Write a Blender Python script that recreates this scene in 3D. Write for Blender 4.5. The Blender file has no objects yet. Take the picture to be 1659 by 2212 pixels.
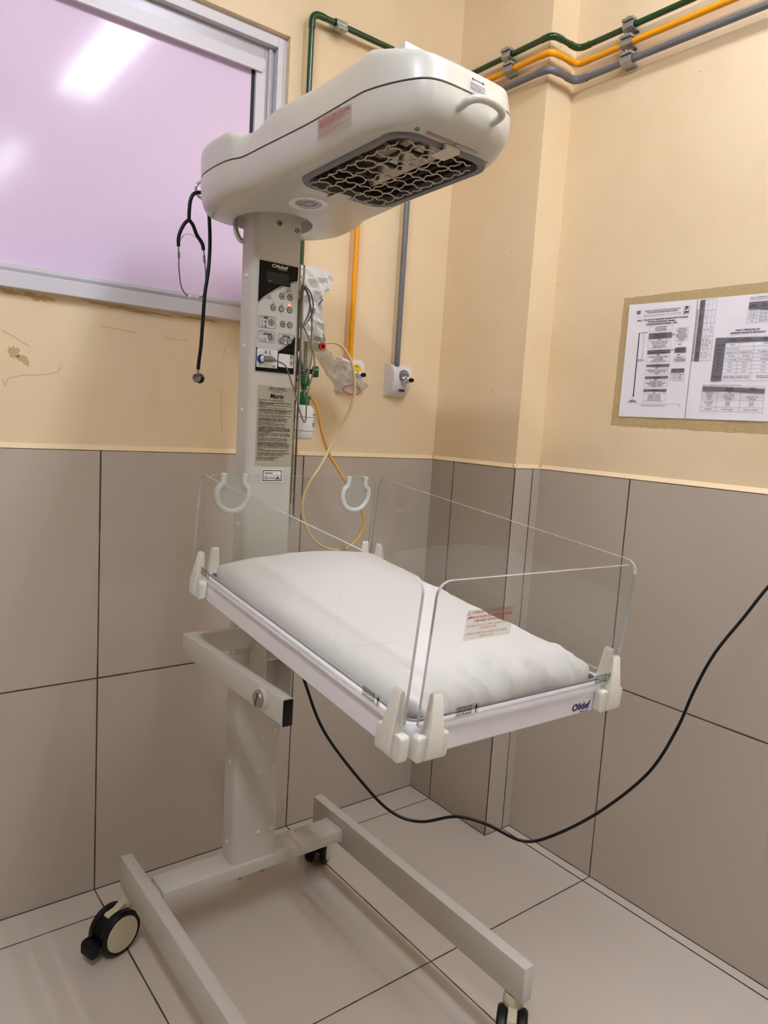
import bpy, bmesh, math, random
from mathutils import Vector, Matrix, noise
random.seed(7)
S = bpy.context.scene
COL = S.collection
PI = math.pi

# ------------------------------------------------------------------ materials
def nmat(name):
    m = bpy.data.materials.new(name); m.use_nodes = True
    nt = m.node_tree; b = nt.nodes['Principled BSDF']
    return m, nt, b
def lin(c):
    return tuple(((x/255)/12.92 if x/255 <= .04045 else ((x/255+.055)/1.055)**2.4) for x in c)+(1,)
def mat(name, rgb, rough=.5, metal=0., bump=0., scale=60., spec=.5, var=0., coat=0., trans=0., emit=None, es=0., sss=0.):
    m, nt, b = nmat(name)
    b.inputs['Base Color'].default_value = lin(rgb)
    b.inputs['Roughness'].default_value = rough
    b.inputs['Metallic'].default_value = metal
    b.inputs['Specular IOR Level'].default_value = spec
    b.inputs['Coat Weight'].default_value = coat
    b.inputs['Transmission Weight'].default_value = trans
    if sss:
        b.inputs['Subsurface Weight'].default_value = sss; b.inputs['Subsurface Scale'].default_value = .01
    if emit:
        b.inputs['Emission Color'].default_value = lin(emit); b.inputs['Emission Strength'].default_value = es
    if bump or var:
        tc = nt.nodes.new('ShaderNodeTexCoord'); no = nt.nodes.new('ShaderNodeTexNoise')
        no.inputs['Scale'].default_value = scale; no.inputs['Detail'].default_value = 5
        nt.links.new(tc.outputs['Object'], no.inputs['Vector'])
        if bump:
            bu = nt.nodes.new('ShaderNodeBump'); bu.inputs['Strength'].default_value = bump; bu.inputs['Distance'].default_value = .002
            nt.links.new(no.outputs['Fac'], bu.inputs['Height']); nt.links.new(bu.outputs['Normal'], b.inputs['Normal'])
        if var:
            mx = nt.nodes.new('ShaderNodeMixRGB'); mx.blend_type = 'MULTIPLY'
            mx.inputs['Color1'].default_value = lin(rgb); mx.inputs['Color2'].default_value = (1-var, 1-var, 1-var*1.3, 1)
            nt.links.new(no.outputs['Fac'], mx.inputs['Fac']); nt.links.new(mx.outputs[0], b.inputs['Base Color'])
    return m

def math_node(nt, op, a, b=None, c=None):
    n = nt.nodes.new('ShaderNodeMath'); n.operation = op
    for i, v in enumerate((a, b, c)):
        if v is None: continue
        if isinstance(v, (int, float)): n.inputs[i].default_value = v
        else: nt.links.new(v, n.inputs[i])
    return n.outputs[0]

def tile_mat(name, rgb, rgb2, lines, grout=(72, 58, 46), rough=.28, w=.0022, blotch=.5):
    """Porcelain tile; lines = [(axis, offset, pitch)] of joints in object space metres."""
    m, nt, b = nmat(name)
    tc = nt.nodes.new('ShaderNodeTexCoord'); sp = nt.nodes.new('ShaderNodeSeparateXYZ')
    nt.links.new(tc.outputs['Object'], sp.inputs[0])
    wob = nt.nodes.new('ShaderNodeTexNoise'); wob.inputs['Scale'].default_value = 14; wob.inputs['Detail'].default_value = 6
    nt.links.new(tc.outputs['Object'], wob.inputs['Vector'])
    mask = None
    wid = math_node(nt, 'MULTIPLY_ADD', wob.outputs['Fac'], w*1.1, w*.35)
    for ax, off, pitch in lines:
        v = math_node(nt, 'SUBTRACT', sp.outputs[ax], off)
        v = math_node(nt, 'ADD', v, pitch/2+pitch*40)
        v = math_node(nt, 'MODULO', v, pitch)
        v = math_node(nt, 'SUBTRACT', v, pitch/2)
        v = math_node(nt, 'ABSOLUTE', v)
        k = math_node(nt, 'LESS_THAN', v, wid)
        mask = k if mask is None else math_node(nt, 'MAXIMUM', mask, k)
    no = nt.nodes.new('ShaderNodeTexNoise'); no.inputs['Scale'].default_value = 1.3; no.inputs['Detail'].default_value = 3
    nt.links.new(tc.outputs['Object'], no.inputs['Vector'])
    mx = nt.nodes.new('ShaderNodeMixRGB'); mx.inputs['Color1'].default_value = lin(rgb); mx.inputs['Color2'].default_value = lin(rgb2)
    nt.links.new(math_node(nt, 'MULTIPLY', no.outputs['Fac'], blotch), mx.inputs['Fac'])
    fine = nt.nodes.new('ShaderNodeTexNoise'); fine.inputs['Scale'].default_value = 420; fine.inputs['Detail'].default_value = 2
    nt.links.new(tc.outputs['Object'], fine.inputs['Vector'])
    mf = nt.nodes.new('ShaderNodeMixRGB'); mf.blend_type = 'MULTIPLY'; mf.inputs['Color2'].default_value = (.86, .85, .84, 1)
    nt.links.new(math_node(nt, 'MULTIPLY', fine.outputs['Fac'], .35), mf.inputs['Fac']); nt.links.new(mx.outputs[0], mf.inputs['Color1'])
    # stray dirt specks
    sv = nt.nodes.new('ShaderNodeTexVoronoi'); sv.inputs['Scale'].default_value = 5.5
    nt.links.new(tc.outputs['Object'], sv.inputs['Vector'])
    speck = math_node(nt, 'LESS_THAN', sv.outputs['Distance'], .008)
    md = nt.nodes.new('ShaderNodeMixRGB'); md.inputs['Color2'].default_value = lin((82, 66, 54))
    nt.links.new(speck, md.inputs['Fac']); nt.links.new(mf.outputs[0], md.inputs['Color1'])
    mg = nt.nodes.new('ShaderNodeMixRGB'); mg.inputs['Color2'].default_value = lin(grout)
    nt.links.new(mask, mg.inputs['Fac']); nt.links.new(md.outputs[0], mg.inputs['Color1'])
    nt.links.new(mg.outputs[0], b.inputs['Base Color'])
    r = math_node(nt, 'MULTIPLY_ADD', mask, .5, rough)
    nt.links.new(r, b.inputs['Roughness'])
    bu = nt.nodes.new('ShaderNodeBump'); bu.inputs['Strength'].default_value = .6; bu.inputs['Distance'].default_value = .002
    nt.links.new(math_node(nt, 'SUBTRACT', 1.0, mask), bu.inputs['Height']); nt.links.new(bu.outputs['Normal'], b.inputs['Normal'])
    return m

def paint_mat(name, rgb, rgb2):
    m, nt, b = nmat(name)
    tc = nt.nodes.new('ShaderNodeTexCoord')
    n1 = nt.nodes.new('ShaderNodeTexNoise'); n1.inputs['Scale'].default_value = 2.2; n1.inputs['Detail'].default_value = 5; n1.inputs['Roughness'].default_value = .6
    n2 = nt.nodes.new('ShaderNodeTexNoise'); n2.inputs['Scale'].default_value = 190; n2.inputs['Detail'].default_value = 3
    for n in (n1, n2): nt.links.new(tc.outputs['Object'], n.inputs['Vector'])
    cr = nt.nodes.new('ShaderNodeValToRGB'); cr.color_ramp.elements[0].position = .35; cr.color_ramp.elements[1].position = .7
    cr.color_ramp.elements[0].color = lin(rgb); cr.color_ramp.elements[1].color = lin(rgb2)
    nt.links.new(n1.outputs['Fac'], cr.inputs[0])
    # small scuffs and pits in the paint
    v = nt.nodes.new('ShaderNodeTexVoronoi'); v.inputs['Scale'].default_value = 9
    nt.links.new(tc.outputs['Object'], v.inputs['Vector'])
    sp = math_node(nt, 'LESS_THAN', v.outputs['Distance'], .02)
    mx = nt.nodes.new('ShaderNodeMixRGB'); mx.inputs['Color2'].default_value = lin((176, 146, 106))
    nt.links.new(sp, mx.inputs['Fac']); nt.links.new(cr.outputs[0], mx.inputs['Color1'])
    nt.links.new(mx.outputs[0], b.inputs['Base Color'])
    b.inputs['Roughness'].default_value = .42
    bu = nt.nodes.new('ShaderNodeBump'); bu.inputs['Strength'].default_value = .22; bu.inputs['Distance'].default_value = .0015
    nt.links.new(n2.outputs['Fac'], bu.inputs['Height']); nt.links.new(bu.outputs['Normal'], b.inputs['Normal'])
    return m

def clear_mat(name, tint=(245, 247, 246), f0=.04, rough=.02, haze=0., bump=0., scale=40, gain=1.0, hazecol=(235, 235, 232)):
    """Clear sheet: transparent through, Fresnel reflection on top, optional milky haze."""
    m = bpy.data.materials.new(name); m.use_nodes = True; nt = m.node_tree
    for n in list(nt.nodes):
        if n.type != 'OUTPUT_MATERIAL': nt.nodes.remove(n)
    out = [n for n in nt.nodes if n.type == 'OUTPUT_MATERIAL'][0]
    tr = nt.nodes.new('ShaderNodeBsdfTransparent'); tr.inputs[0].default_value = lin(tint)
    gl = nt.nodes.new('ShaderNodeBsdfGlossy'); gl.inputs['Roughness'].default_value = rough
    lw = nt.nodes.new('ShaderNodeLayerWeight'); lw.inputs['Blend'].default_value = .5
    p = math_node(nt, 'POWER', lw.outputs['Facing'], 4.0)
    f = math_node(nt, 'MULTIPLY_ADD', p, gain*(1-f0), f0)
    f = math_node(nt, 'MINIMUM', f, 1.0)
    base = tr.outputs[0]
    if haze:
        df = nt.nodes.new('ShaderNodeBsdfDiffuse'); df.inputs[0].default_value = lin(hazecol)
        tl = nt.nodes.new('ShaderNodeBsdfTranslucent'); tl.inputs[0].default_value = lin(hazecol)
        ad = nt.nodes.new('ShaderNodeMixShader'); ad.inputs[0].default_value = .5
        nt.links.new(df.outputs[0], ad.inputs[1]); nt.links.new(tl.outputs[0], ad.inputs[2])
        mh = nt.nodes.new('ShaderNodeMixShader'); mh.inputs[0].default_value = haze
        nt.links.new(base, mh.inputs[1]); nt.links.new(ad.outputs[0], mh.inputs[2]); base = mh.outputs[0]
    mx = nt.nodes.new('ShaderNodeMixShader')
    nt.links.new(f, mx.inputs[0]); nt.links.new(base, mx.inputs[1]); nt.links.new(gl.outputs[0], mx.inputs[2])
    if bump:
        tc = nt.nodes.new('ShaderNodeTexCoord'); no = nt.nodes.new('ShaderNodeTexNoise'); no.inputs['Scale'].default_value = scale
        no.inputs['Detail'].default_value = 4
        nt.links.new(tc.outputs['Object'], no.inputs['Vector'])
        bu = nt.nodes.new('ShaderNodeBump'); bu.inputs['Strength'].default_value = bump; bu.inputs['Distance'].default_value = .01
        nt.links.new(no.outputs['Fac'], bu.inputs['Height']); nt.links.new(bu.outputs['Normal'], gl.inputs['Normal'])
        nt.links.new(bu.outputs['Normal'], lw.inputs['Normal'])
    nt.links.new(mx.outputs[0], out.inputs['Surface'])
    return m

M = {}
M['paint'] = paint_mat('cream_wall_paint', (239, 217, 180), (231, 206, 164))
M['farwall'] = mat('bounce_damping_paint', (176, 162, 142), .6)  # unseen left and front walls, toned down to lessen bounced light
M['fartile'] = mat('bounce_damping_tile', (104, 92, 80), .5)  # unseen tile made dark to cut low bounce, standing in for furniture
M['bevel'] = mat('cream_plaster_edge', (240, 216, 176), .5, bump=.3, scale=90)
M['peel'] = mat('peeled_old_paint', (212, 180, 126), .8, bump=.5, scale=200, var=.2)
M['crack'] = mat('wall_crack', (204, 174, 124), .9)
M['residue'] = mat('dirty_tape_residue', (206, 180, 134), .45, bump=.6, scale=140, var=.35)
M['ceiling'] = mat('white_ceiling_paint', (214, 210, 202), .8)
M['floor'] = tile_mat('floor_tile', (208, 198, 186), (198, 186, 172), [(0, -.5205, .6), (1, -.1088, .6023)], rough=.24)
M['wtile_b'] = tile_mat('wall_tile_back', (194, 182, 167), (184, 170, 153), [(0, -.5212, .5996), (2, .6, .6)], rough=.3)
M['wtile_r'] = tile_mat('wall_tile_right', (194, 182, 167), (184, 170, 153), [(1, -.7093, .6), (2, .6, .6)], rough=.3)
M['wtile_p'] = tile_mat('wall_tile_pillar', (188, 177, 162), (178, 165, 148), [(1, -.1088, .6), (2, .6, .6)], rough=.3)
M['wtile_s'] = tile_mat('wall_tile_return', (194, 182, 167), (184, 170, 153), [(0, .0811, .6), (2, .6, .6)], rough=.3)
M['grout'] = mat('dark_grout', (66, 52, 42), .85)
M['frame'] = mat('white_aluminium_frame', (218, 216, 222), .35, spec=.5)
M['frame2'] = mat('grey_aluminium_track', (176, 174, 180), .35, metal=.2)
M['film'] = mat('lilac_window_film', (232, 211, 238), .11, spec=.24)
M['black'] = mat('black_gap', (8, 8, 9), .6)
M['green'] = mat('dark_green_pipe_paint', (10, 60, 22), .22, coat=.3)
M['yellow'] = mat('yellow_pipe_paint', (247, 166, 8), .38, var=.08, scale=30)
M['lemon'] = mat('lemon_ring', (236, 206, 30), .4)
M['grey'] = mat('grey_pipe_paint', (104, 106, 110), .35)
M['zinc'] = mat('zinc_plated_clamp', (168, 168, 168), .38, metal=.7)
M['boxw'] = mat('white_outlet_plastic', (232, 230, 232), .35)
M['chrome'] = mat('polished_chrome', (214, 212, 214), .1, metal=1.)
M['steel'] = mat('brushed_steel', (150, 148, 144), .28, metal=1.)
M['satin'] = mat('satin_screw_metal', (160, 150, 138), .4, metal=.55)
M['ivory'] = mat('ivory_powder_coat', (206, 202, 192), .38, bump=.08, scale=700)
M['hood'] = mat('glossy_ivory_hood', (202, 199, 188), .28, bump=.02, scale=300, coat=.25)
M['seam'] = mat('dark_seam_gasket', (98, 90, 82), .7)
M['cap'] = mat('white_screw_cap', (232, 230, 220), .35)
M['blackp'] = mat('black_plastic', (7, 7, 9), .5, spec=.25)
M['blackr'] = mat('black_rubber', (8, 8, 9), .42, spec=.3)
M['cream'] = mat('cream_caster_plastic', (205, 196, 166), .3)
M['tray'] = mat('white_gloss_tray', (240, 239, 243), .25, coat=.2)
M['sheet'] = mat('white_cotton_sheet', (222, 219, 215), .9, bump=.25, scale=900, spec=.2)
M['acr'] = clear_mat('clear_acrylic_face', tint=(252, 253, 252), f0=.035, rough=.01)
M['acre'] = mat('acrylic_edge', (186, 186, 188), .15, spec=.8, trans=.35)
M['clip'] = mat('milky_white_nylon', (226, 224, 214), .4, sss=.25)
M['grom'] = mat('translucent_silicone', (224, 226, 220), .35, trans=.25, sss=.2)
M['gromf'] = clear_mat('thin_silicone_web', tint=(240, 243, 240), haze=.35, rough=.2)
M['txt'] = mat('black_print', (14, 13, 16), .7, spec=.1)
M['txtg'] = mat('grey_print', (84, 82, 86), .6)
M['txtr'] = mat('red_print', (176, 62, 52), .6)
M['txtn'] = mat('navy_print', (38, 34, 96), .5)
M['txtw'] = mat('white_print', (222, 222, 222), .5)
M['lblc'] = clear_mat('clear_label_film', tint=(238, 236, 228), haze=.08, f0=.05, rough=.25)
M['lbls'] = mat('silver_grey_label', (178, 172, 150), .5, var=.06, scale=30)
M['lblw'] = mat('white_label', (236, 235, 232), .5)
M['panel'] = mat('light_grey_membrane', (204, 204, 200), .45)
M['pblack'] = mat('black_membrane', (5, 5, 6), .5, spec=.15)
M['screen'] = mat('dark_display_glass', (34, 33, 36), .3, spec=.2)
M['btn'] = mat('grey_button', (168, 168, 164), .4)
M['btnd'] = mat('dark_button_ring', (48, 48, 50), .5)
M['led'] = mat('lit_red_led', (255, 90, 70), .4, emit=(255, 84, 60), es=6.)
M['redp'] = mat('red_plastic', (186, 26, 30), .4)
M['blue'] = mat('blue_connector', (22, 52, 150), .4)
M['gcab'] = mat('grey_cable_jacket', (112, 106, 100), .4)
M['grip'] = mat('grey_plug_grip', (122, 120, 112), .5)
M['bezel'] = mat('grey_hood_bezel', (112, 112, 114), .45)
M['cav'] = mat('dark_hood_cavity', (64, 52, 42), .45, metal=.3)
M['refl'] = mat('reflector_aluminium', (196, 190, 180), .22, metal=.9)
M['heat'] = mat('heating_rod', (96, 84, 72), .4, metal=.5)
M['wire'] = mat('ivory_coated_wire', (202, 196, 180), .4)
M['lens'] = mat('frosted_lamp_lens', (150, 147, 146), .2, coat=.5)
M['paper'] = mat('white_laminated_paper', (244, 240, 246), .32, bump=.35, scale=9, coat=.15)
M['pgrey'] = mat('grey_print_block', (116, 114, 120), .55)
M['bag'] = mat('white_plastic_pouch', (236, 236, 234), .3, bump=.4, scale=60)
M['cbag'] = clear_mat('clear_polythene', tint=(250, 250, 248), f0=.09, rough=.06, haze=.34, bump=1.0, scale=90, gain=2.2, hazecol=(252, 251, 248))
M['sil'] = mat('cream_silicone_tube', (226, 206, 158), .25, sss=.2, coat=.3)
M['lat'] = mat('amber_latex_tube', (222, 168, 84), .3, sss=.2)
M['bottle'] = mat('white_translucent_bottle', (232, 231, 226), .35, sss=.25)
M['gplas'] = mat('green_plastic', (8, 92, 36), .35)
M['clr'] = clear_mat('clear_polycarbonate', tint=(232, 234, 232), f0=.06, rough=.04, haze=.05)
M['mask'] = mat('clear_red_mask', (226, 196, 190), .2, trans=.6)
M['rubcap'] = mat('white_eartip', (216, 216, 212), .4)
M['lampb'] = mat('lamp_housing_white', (230, 230, 228), .5)
M['tube'] = mat('lit_fluorescent_tube', (255, 250, 240), .4, emit=(230, 236, 250), es=1.)
M['olive'] = mat('olive_sticker', (118, 108, 78), .5)

# ------------------------------------------------------------------ object helpers
def link(name, me, m=None, parent=None, smooth=False):
    o = bpy.data.objects.new(name, me); COL.objects.link(o)
    if m is not None:
        for k in (m if isinstance(m, (list, tuple)) else [m]): me.materials.append(M[k])
    if smooth:
        for p in me.polygons: p.use_smooth = True
        try: me.set_sharp_from_angle(angle=smooth if isinstance(smooth, float) else math.radians(38))
        except Exception: pass
    if parent is not None: o.parent = parent
    return o
def obj(name, bm, m=None, parent=None, smooth=False):
    bmesh.ops.recalc_face_normals(bm, faces=bm.faces)
    me = bpy.data.meshes.new(name); bm.to_mesh(me); bm.free()
    return link(name, me, m, parent, smooth)
def empty(name, loc=(0, 0, 0), parent=None, rot=None):
    o = bpy.data.objects.new(name, None); COL.objects.link(o); o.location = loc; o.empty_display_size = .05
    if rot is not None: o.rotation_euler = rot
    if parent is not None: o.parent = parent
    return o
def tag(o, label=None, cat=None, group=None, kind=None):
    if label: o['label'] = label
    if cat: o['category'] = cat
    if group: o['group'] = group
    if kind: o['kind'] = kind
    return o
def BM(): return bmesh.new()
def box(bm, x0, x1, y0, y1, z0, z1, bev=0., T=None, mi=0, seg=2):
    r = bmesh.ops.create_cube(bm, size=1.)
    vs = r['verts']
    for v in vs:
        v.co = Vector((x0+(v.co.x+.5)*(x1-x0), y0+(v.co.y+.5)*(y1-y0), z0+(v.co.z+.5)*(z1-z0)))
    fs = list({f for v in vs for f in v.link_faces})
    if bev:
        es = list({e for v in vs for e in v.link_edges})
        rr = bmesh.ops.bevel(bm, geom=es, offset=bev, segments=seg, affect='EDGES', profile=.5)
        fs = [f for f in rr['faces']]+[f for f in fs if f.is_valid]
        vs = list({v for f in fs for v in f.verts})
    for f in fs: f.material_index = mi
    if T is not None:
        for v in vs: v.co = T @ v.co
    return vs
def smooth_path(pts, n=8, closed=False):
    P = [Vector(p) for p in pts]; out = []
    N = len(P); rng = range(N if closed else N-1)
    for i in rng:
        if closed: p0, p1, p2, p3 = P[(i-1) % N], P[i], P[(i+1) % N], P[(i+2) % N]
        else:
            p1, p2 = P[i], P[i+1]; p0 = P[i-1] if i else p1*2-p2; p3 = P[i+2] if i+2 < N else p2*2-p1
        for k in range(n):
            t = k/n
            out.append(.5*((2*p1)+(p2-p0)*t+(2*p0-5*p1+4*p2-p3)*t*t+(3*p1-p0-3*p2+p3)*t**3))
    if not closed: out.append(P[-1])
    return out
def tube(bm, pts, r, seg=10, closed=False, cap=True, flat=1.0, mi=0):
    P = [Vector(p) for p in pts]; N = len(P)
    rs = r if isinstance(r, (list, tuple)) else [r]*N
    rings = []; nrm = None
    for i in range(N):
        if closed: t = (P[(i+1) % N]-P[i-1])
        else: t = P[min(i+1, N-1)]-P[max(i-1, 0)]
        t.normalize()
        if nrm is None:
            a = Vector((0, 0, 1)) if abs(t.z) < .9 else Vector((1, 0, 0))
            nrm = (a-t*a.dot(t)).normalized()
        else: nrm = (nrm-t*nrm.dot(t)).normalized()
        bn = t.cross(nrm)
        rings.append([bm.verts.new(P[i]+(nrm*math.cos(2*PI*k/seg)*flat+bn*math.sin(2*PI*k/seg))*rs[i]) for k in range(seg)])
    for i in range(N if closed else N-1):
        A, B = rings[i], rings[(i+1) % N]
        for k in range(seg):
            f = bm.faces.new((A[k], A[(k+1) % seg], B[(k+1) % seg], B[k])); f.material_index = mi
    if cap and not closed:
        for R_ in (rings[0], rings[-1][::-1]):
            try: f = bm.faces.new(R_); f.material_index = mi
            except Exception: pass
    return rings
def cyl(bm, a, b, r, seg=20, mi=0): tube(bm, [a, b], r, seg, mi=mi)
def lathe(bm, prof, seg=28, T=None, mi=0):
    """prof = [(radius, height)] about local z."""
    T = T or Matrix.Identity(4); rings = []
    for r, h in prof:
        if r < 1e-6: rings.append([bm.verts.new(T @ Vector((0, 0, h)))])
        else: rings.append([bm.verts.new(T @ Vector((r*math.cos(2*PI*k/seg), r*math.sin(2*PI*k/seg), h))) for k in range(seg)])
    for A, B in zip(rings, rings[1:]):
        for k in range(seg):
            a = [A[0]] if len(A) == 1 else [A[k], A[(k+1) % seg]]
            b = [B[0]] if len(B) == 1 else [B[(k+1) % seg], B[k]]
            if len(a)+len(b) > 2:
                f = bm.faces.new(a+b); f.material_index = mi
    for R_ in (rings[0], rings[-1]):
        if len(R_) > 2:
            try: f = bm.faces.new(R_); f.material_index = mi
            except Exception: pass
def prism(bm, pts, T, d0, d1, mi=0, mside=None):
    """extrude 2D outline pts along local z from d0 to d1, placed by T"""
    A = [bm.verts.new(T @ Vector((p[0], p[1], d0))) for p in pts]; B = [bm.verts.new(T @ Vector((p[0], p[1], d1))) for p in pts]
    n = len(pts)
    f = bm.faces.new(A[::-1]); f.material_index = mi
    f = bm.faces.new(B); f.material_index = mi
    for i in range(n):
        f = bm.faces.new((A[i], A[(i+1) % n], B[(i+1) % n], B[i])); f.material_index = mi if mside is None else mside
def rrect(x0, x1, y0, y1, r, n=6, radii=None):
    out = []; R_ = radii or (r, r, r, r)
    for (cx, cy, a0, q) in ((x1, y1, 0, R_[0]), (x0, y1, 90, R_[1]), (x0, y0, 180, R_[2]), (x1, y0, 270, R_[3])):
        sx = -1 if cx == x1 else 1; sy = -1 if cy == y1 else 1
        if q <= 0: out.append((cx, cy)); continue
        for k in range(n+1):
            a = math.radians(a0+90*k/n); out.append((cx+sx*q+q*math.cos(a), cy+sy*q+q*math.sin(a)))
    return out
def frameT(o, x, y):
    """matrix with local x, y directions; z = x cross y"""
    x = Vector(x).normalized(); y = Vector(y); y = (y-x*y.dot(x)).normalized(); z = x.cross(y)
    m = Matrix((x, y, z)).transposed().to_4x4(); m.translation = Vector(o); return m
def flat(bm, T, pts, h=0., mi=0):
    f = bm.faces.new([bm.verts.new(T @ Vector((p[0], p[1], h))) for p in pts]); f.material_index = mi; return f
def ring2(bm, T, outer, inner, h=0., mi=0):
    A = [bm.verts.new(T @ Vector((p[0], p[1], h))) for p in outer]; B = [bm.verts.new(T @ Vector((p[0], p[1], h))) for p in inner]
    n = len(A)
    for i in range(n):
        f = bm.faces.new((A[i], A[(i+1) % n], B[(i+1) % n], B[i])); f.material_index = mi
def outline(bm, T, pts, w, h=0., mi=0):
    n = len(pts); c = [sum(p[i] for p in pts)/n for i in (0, 1)]
    for i in range(n):
        a, b = Vector(pts[i]), Vector(pts[(i+1) % n]); d = (b-a)
        if d.length < 1e-7: continue
        nn = Vector((-d.y, d.x)).normalized()*w/2; e = d.normalized()*w/2
        flat(bm, T, [a-nn-e, b-nn+e, b+nn+e, a+nn-e], h, mi)
def seg2(bm, T, a, b, w, h=0., mi=0):
    a, b = Vector(a), Vector(b); nn = Vector((-(b-a).y, (b-a).x)).normalized()*w/2
    flat(bm, T, [a-nn, b-nn, b+nn, a+nn], h, mi)
def text(bm, T, s, x, y, size, align='LEFT', bold=0., shear=0., width=None, rot=0., h=0., mi=0, squash=1.):
    cu = bpy.data.curves.new('t', 'FONT'); cu.body = s; cu.size = size; cu.align_x = align; cu.align_y = 'CENTER'
    cu.resolution_u = 2; cu.offset = bold*size; cu.shear = shear
    t = bpy.data.objects.new('t', cu); me = bpy.data.meshes.new_from_object(t)
    sx = squash
    if width and len(me.vertices):
        w = max(v.co.x for v in me.vertices)-min(v.co.x for v in me.vertices); sx = width/w if w > 0 else 1
    c, sn = math.cos(rot), math.sin(rot)
    vs = []
    for v in me.vertices:
        px, py = v.co.x*sx, v.co.y
        vs.append(bm.verts.new(T @ Vector((x+px*c-py*sn, y+px*sn+py*c, h))))
    for p in me.polygons:
        try: f = bm.faces.new([vs[i] for i in p.vertices]); f.material_index = mi
        except Exception: pass
    bpy.data.objects.remove(t); bpy.data.meshes.remove(me); bpy.data.curves.remove(cu)
def copy_tree(o, parent=None):
    c = o.copy(); COL.objects.link(c)
    if parent is not None: c.parent = parent
    for ch in list(o.children): copy_tree(ch, c)
    return c
def rawobj(name, bm, m=None, parent=None, smooth=False):
    me = bpy.data.meshes.new(name); bm.to_mesh(me); bm.free()
    return link(name, me, m, parent, smooth)

# ------------------------------------------------------------------ camera
cam = bpy.data.cameras.new('camera'); co = bpy.data.objects.new('camera', cam); COL.objects.link(co)
CP = Vector((-1.6864, -1.9033, 1.3116)); yaw, pit, rol, F = .6632, -.1208, .0623, 1574.84
fw = Vector((math.sin(yaw)*math.cos(pit), math.cos(yaw)*math.cos(pit), math.sin(pit)))
r0 = fw.cross(Vector((0, 0, 1))).normalized(); u0 = r0.cross(fw)
rr = r0*math.cos(rol)+u0*math.sin(rol); uu = -r0*math.sin(rol)+u0*math.cos(rol)
mw = Matrix((rr, uu, -fw)).transposed().to_4x4(); mw.translation = CP; co.matrix_world = mw
cam.sensor_fit = 'VERTICAL'; cam.sensor_height = 24; cam.lens = F/2212*24; cam.clip_start = .02
S.camera = co

# ------------------------------------------------------------------ room shell
XR = .1147; PY = -.3836; TT = .012          # recess plane, pillar edge, tile thickness
XL, YF, ZC = -4.2, -6.2, 3.06
WX0, WX1, WZ0, WZ1 = -2.15, -.622, 1.572, 2.358
def struct(o, kind='structure'): o['kind'] = kind; return o
bm = BM(); box(bm, XL-.2, XR+.25, YF-.2, .3, -.12, 0); struct(obj('floor', bm, 'floor'))
bm = BM(); box(bm, XL-.2, XR+.25, YF-.2, .3, ZC, ZC+.1); struct(obj('ceiling', bm, 'ceiling'))
# back wall (plaster with the window opening)
bm = BM()
box(bm, XL-.1, WX0, TT, .2, 0, ZC); box(bm, WX1, .3, TT, .2, 0, ZC)
box(bm, WX0, WX1, TT, .2, 0, WZ0); box(bm, WX0, WX1, TT, .2, WZ1, ZC)
wb = struct(obj('wall_back', bm, 'paint'))
bm = BM(); box(bm, XL, TT*.3, 0, TT, 0, 1.2); obj('tile_cladding', bm, 'wtile_b', wb)
bm = BM()
def bevel_strip(bm, a, b, n, c0=0., c1=0.):
    """sloping plaster fillet on top of the tiles; n = outward normal"""
    a, b, n = Vector(a), Vector(b), Vector(n); up = Vector((0, 0, 1)); d = (b-a).normalized()
    L = [a+n*.0012, b+n*.0012, b-n*TT*.98+up*.0125-d*c1, a-n*TT*.98+up*.0125+d*c0, a-n*TT, b-n*TT]
    v = [bm.verts.new(p) for p in L]
    bm.faces.new((v[0], v[1], v[2], v[3])); bm.faces.new((v[0], v[3], v[4])); bm.faces.new((v[1], v[5], v[2])); bm.faces.new((v[3], v[2], v[5], v[4])); bm.faces.new((v[0], v[4], v[5], v[1]))
bevel_strip(bm, (XL, 0, 1.2), (0, 0, 1.2), (0, -1, 0)); obj('plaster_bevel', bm, 'bevel', wb)
# peeled patches and hairline cracks in the paint below the window
bm = BM()
def blob(bm, cx, cz, rx, rz, rot, y, n=26, j=.3, sd=1):
    rnd = random.Random(sd); pts = []
    for k in range(n):
        a = 2*PI*k/n; q = 1+rnd.uniform(-j, j); x, z = rx*math.cos(a)*q, rz*math.sin(a)*q
        pts.append((cx+x*math.cos(rot)-z*math.sin(rot), cz+x*math.sin(rot)+z*math.cos(rot)))
    bm.faces.new([bm.verts.new((p[0], y, p[1])) for p in pts])
blob(bm, -1.318, 1.424, .013, .013, 0, TT-.0004, sd=3); blob(bm, -1.298, 1.408, .018, .008, -.6, TT-.0004, sd=4)
blob(bm, -1.27, 1.556, .035, .007, -.1, TT-.0005, sd=5, j=.5); blob(bm, -1.33, 1.561, .03, .005, -.1, TT-.0005, sd=9, j=.5)
blob(bm, -1.06, 1.560, .09, .005, -.03, TT-.0005, sd=6, j=.55); blob(bm, -.86, 1.561, .07, .004, -.03, TT-.0005, sd=7, j=.5)
obj('peeled_paint', bm, 'peel', wb)
bm = BM()
for line in ([(-1.345, 1.47), (-1.325, 1.462), (-1.307, 1.452), (-1.285, 1.44)],
             [(-1.343, 1.36), (-1.338, 1.345), (-1.33, 1.362), (-1.30, 1.372), (-1.27, 1.375), (-1.245, 1.379), (-1.222, 1.386), (-1.213, 1.402)],
             [(-1.12, 1.508), (-1.08, 1.506), (-1.03, 1.503)], [(-.96, 1.50), (-.93, 1.497), (-.895, 1.50)],
             [(-.79, 1.47), (-.787, 1.49), (-.78, 1.50), (-.765, 1.499)], [(-.79, 1.385), (-.793, 1.35), (-.79, 1.31), (-.787, 1.26)]):
    for a, b in zip(line, line[1:]):
        T = frameT((0, TT-.0004, 0), (1, 0, 0), (0, 0, 1)); seg2(bm, T, a, b, .0016)
obj('hairline_crack', bm, 'crack', wb)
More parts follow.
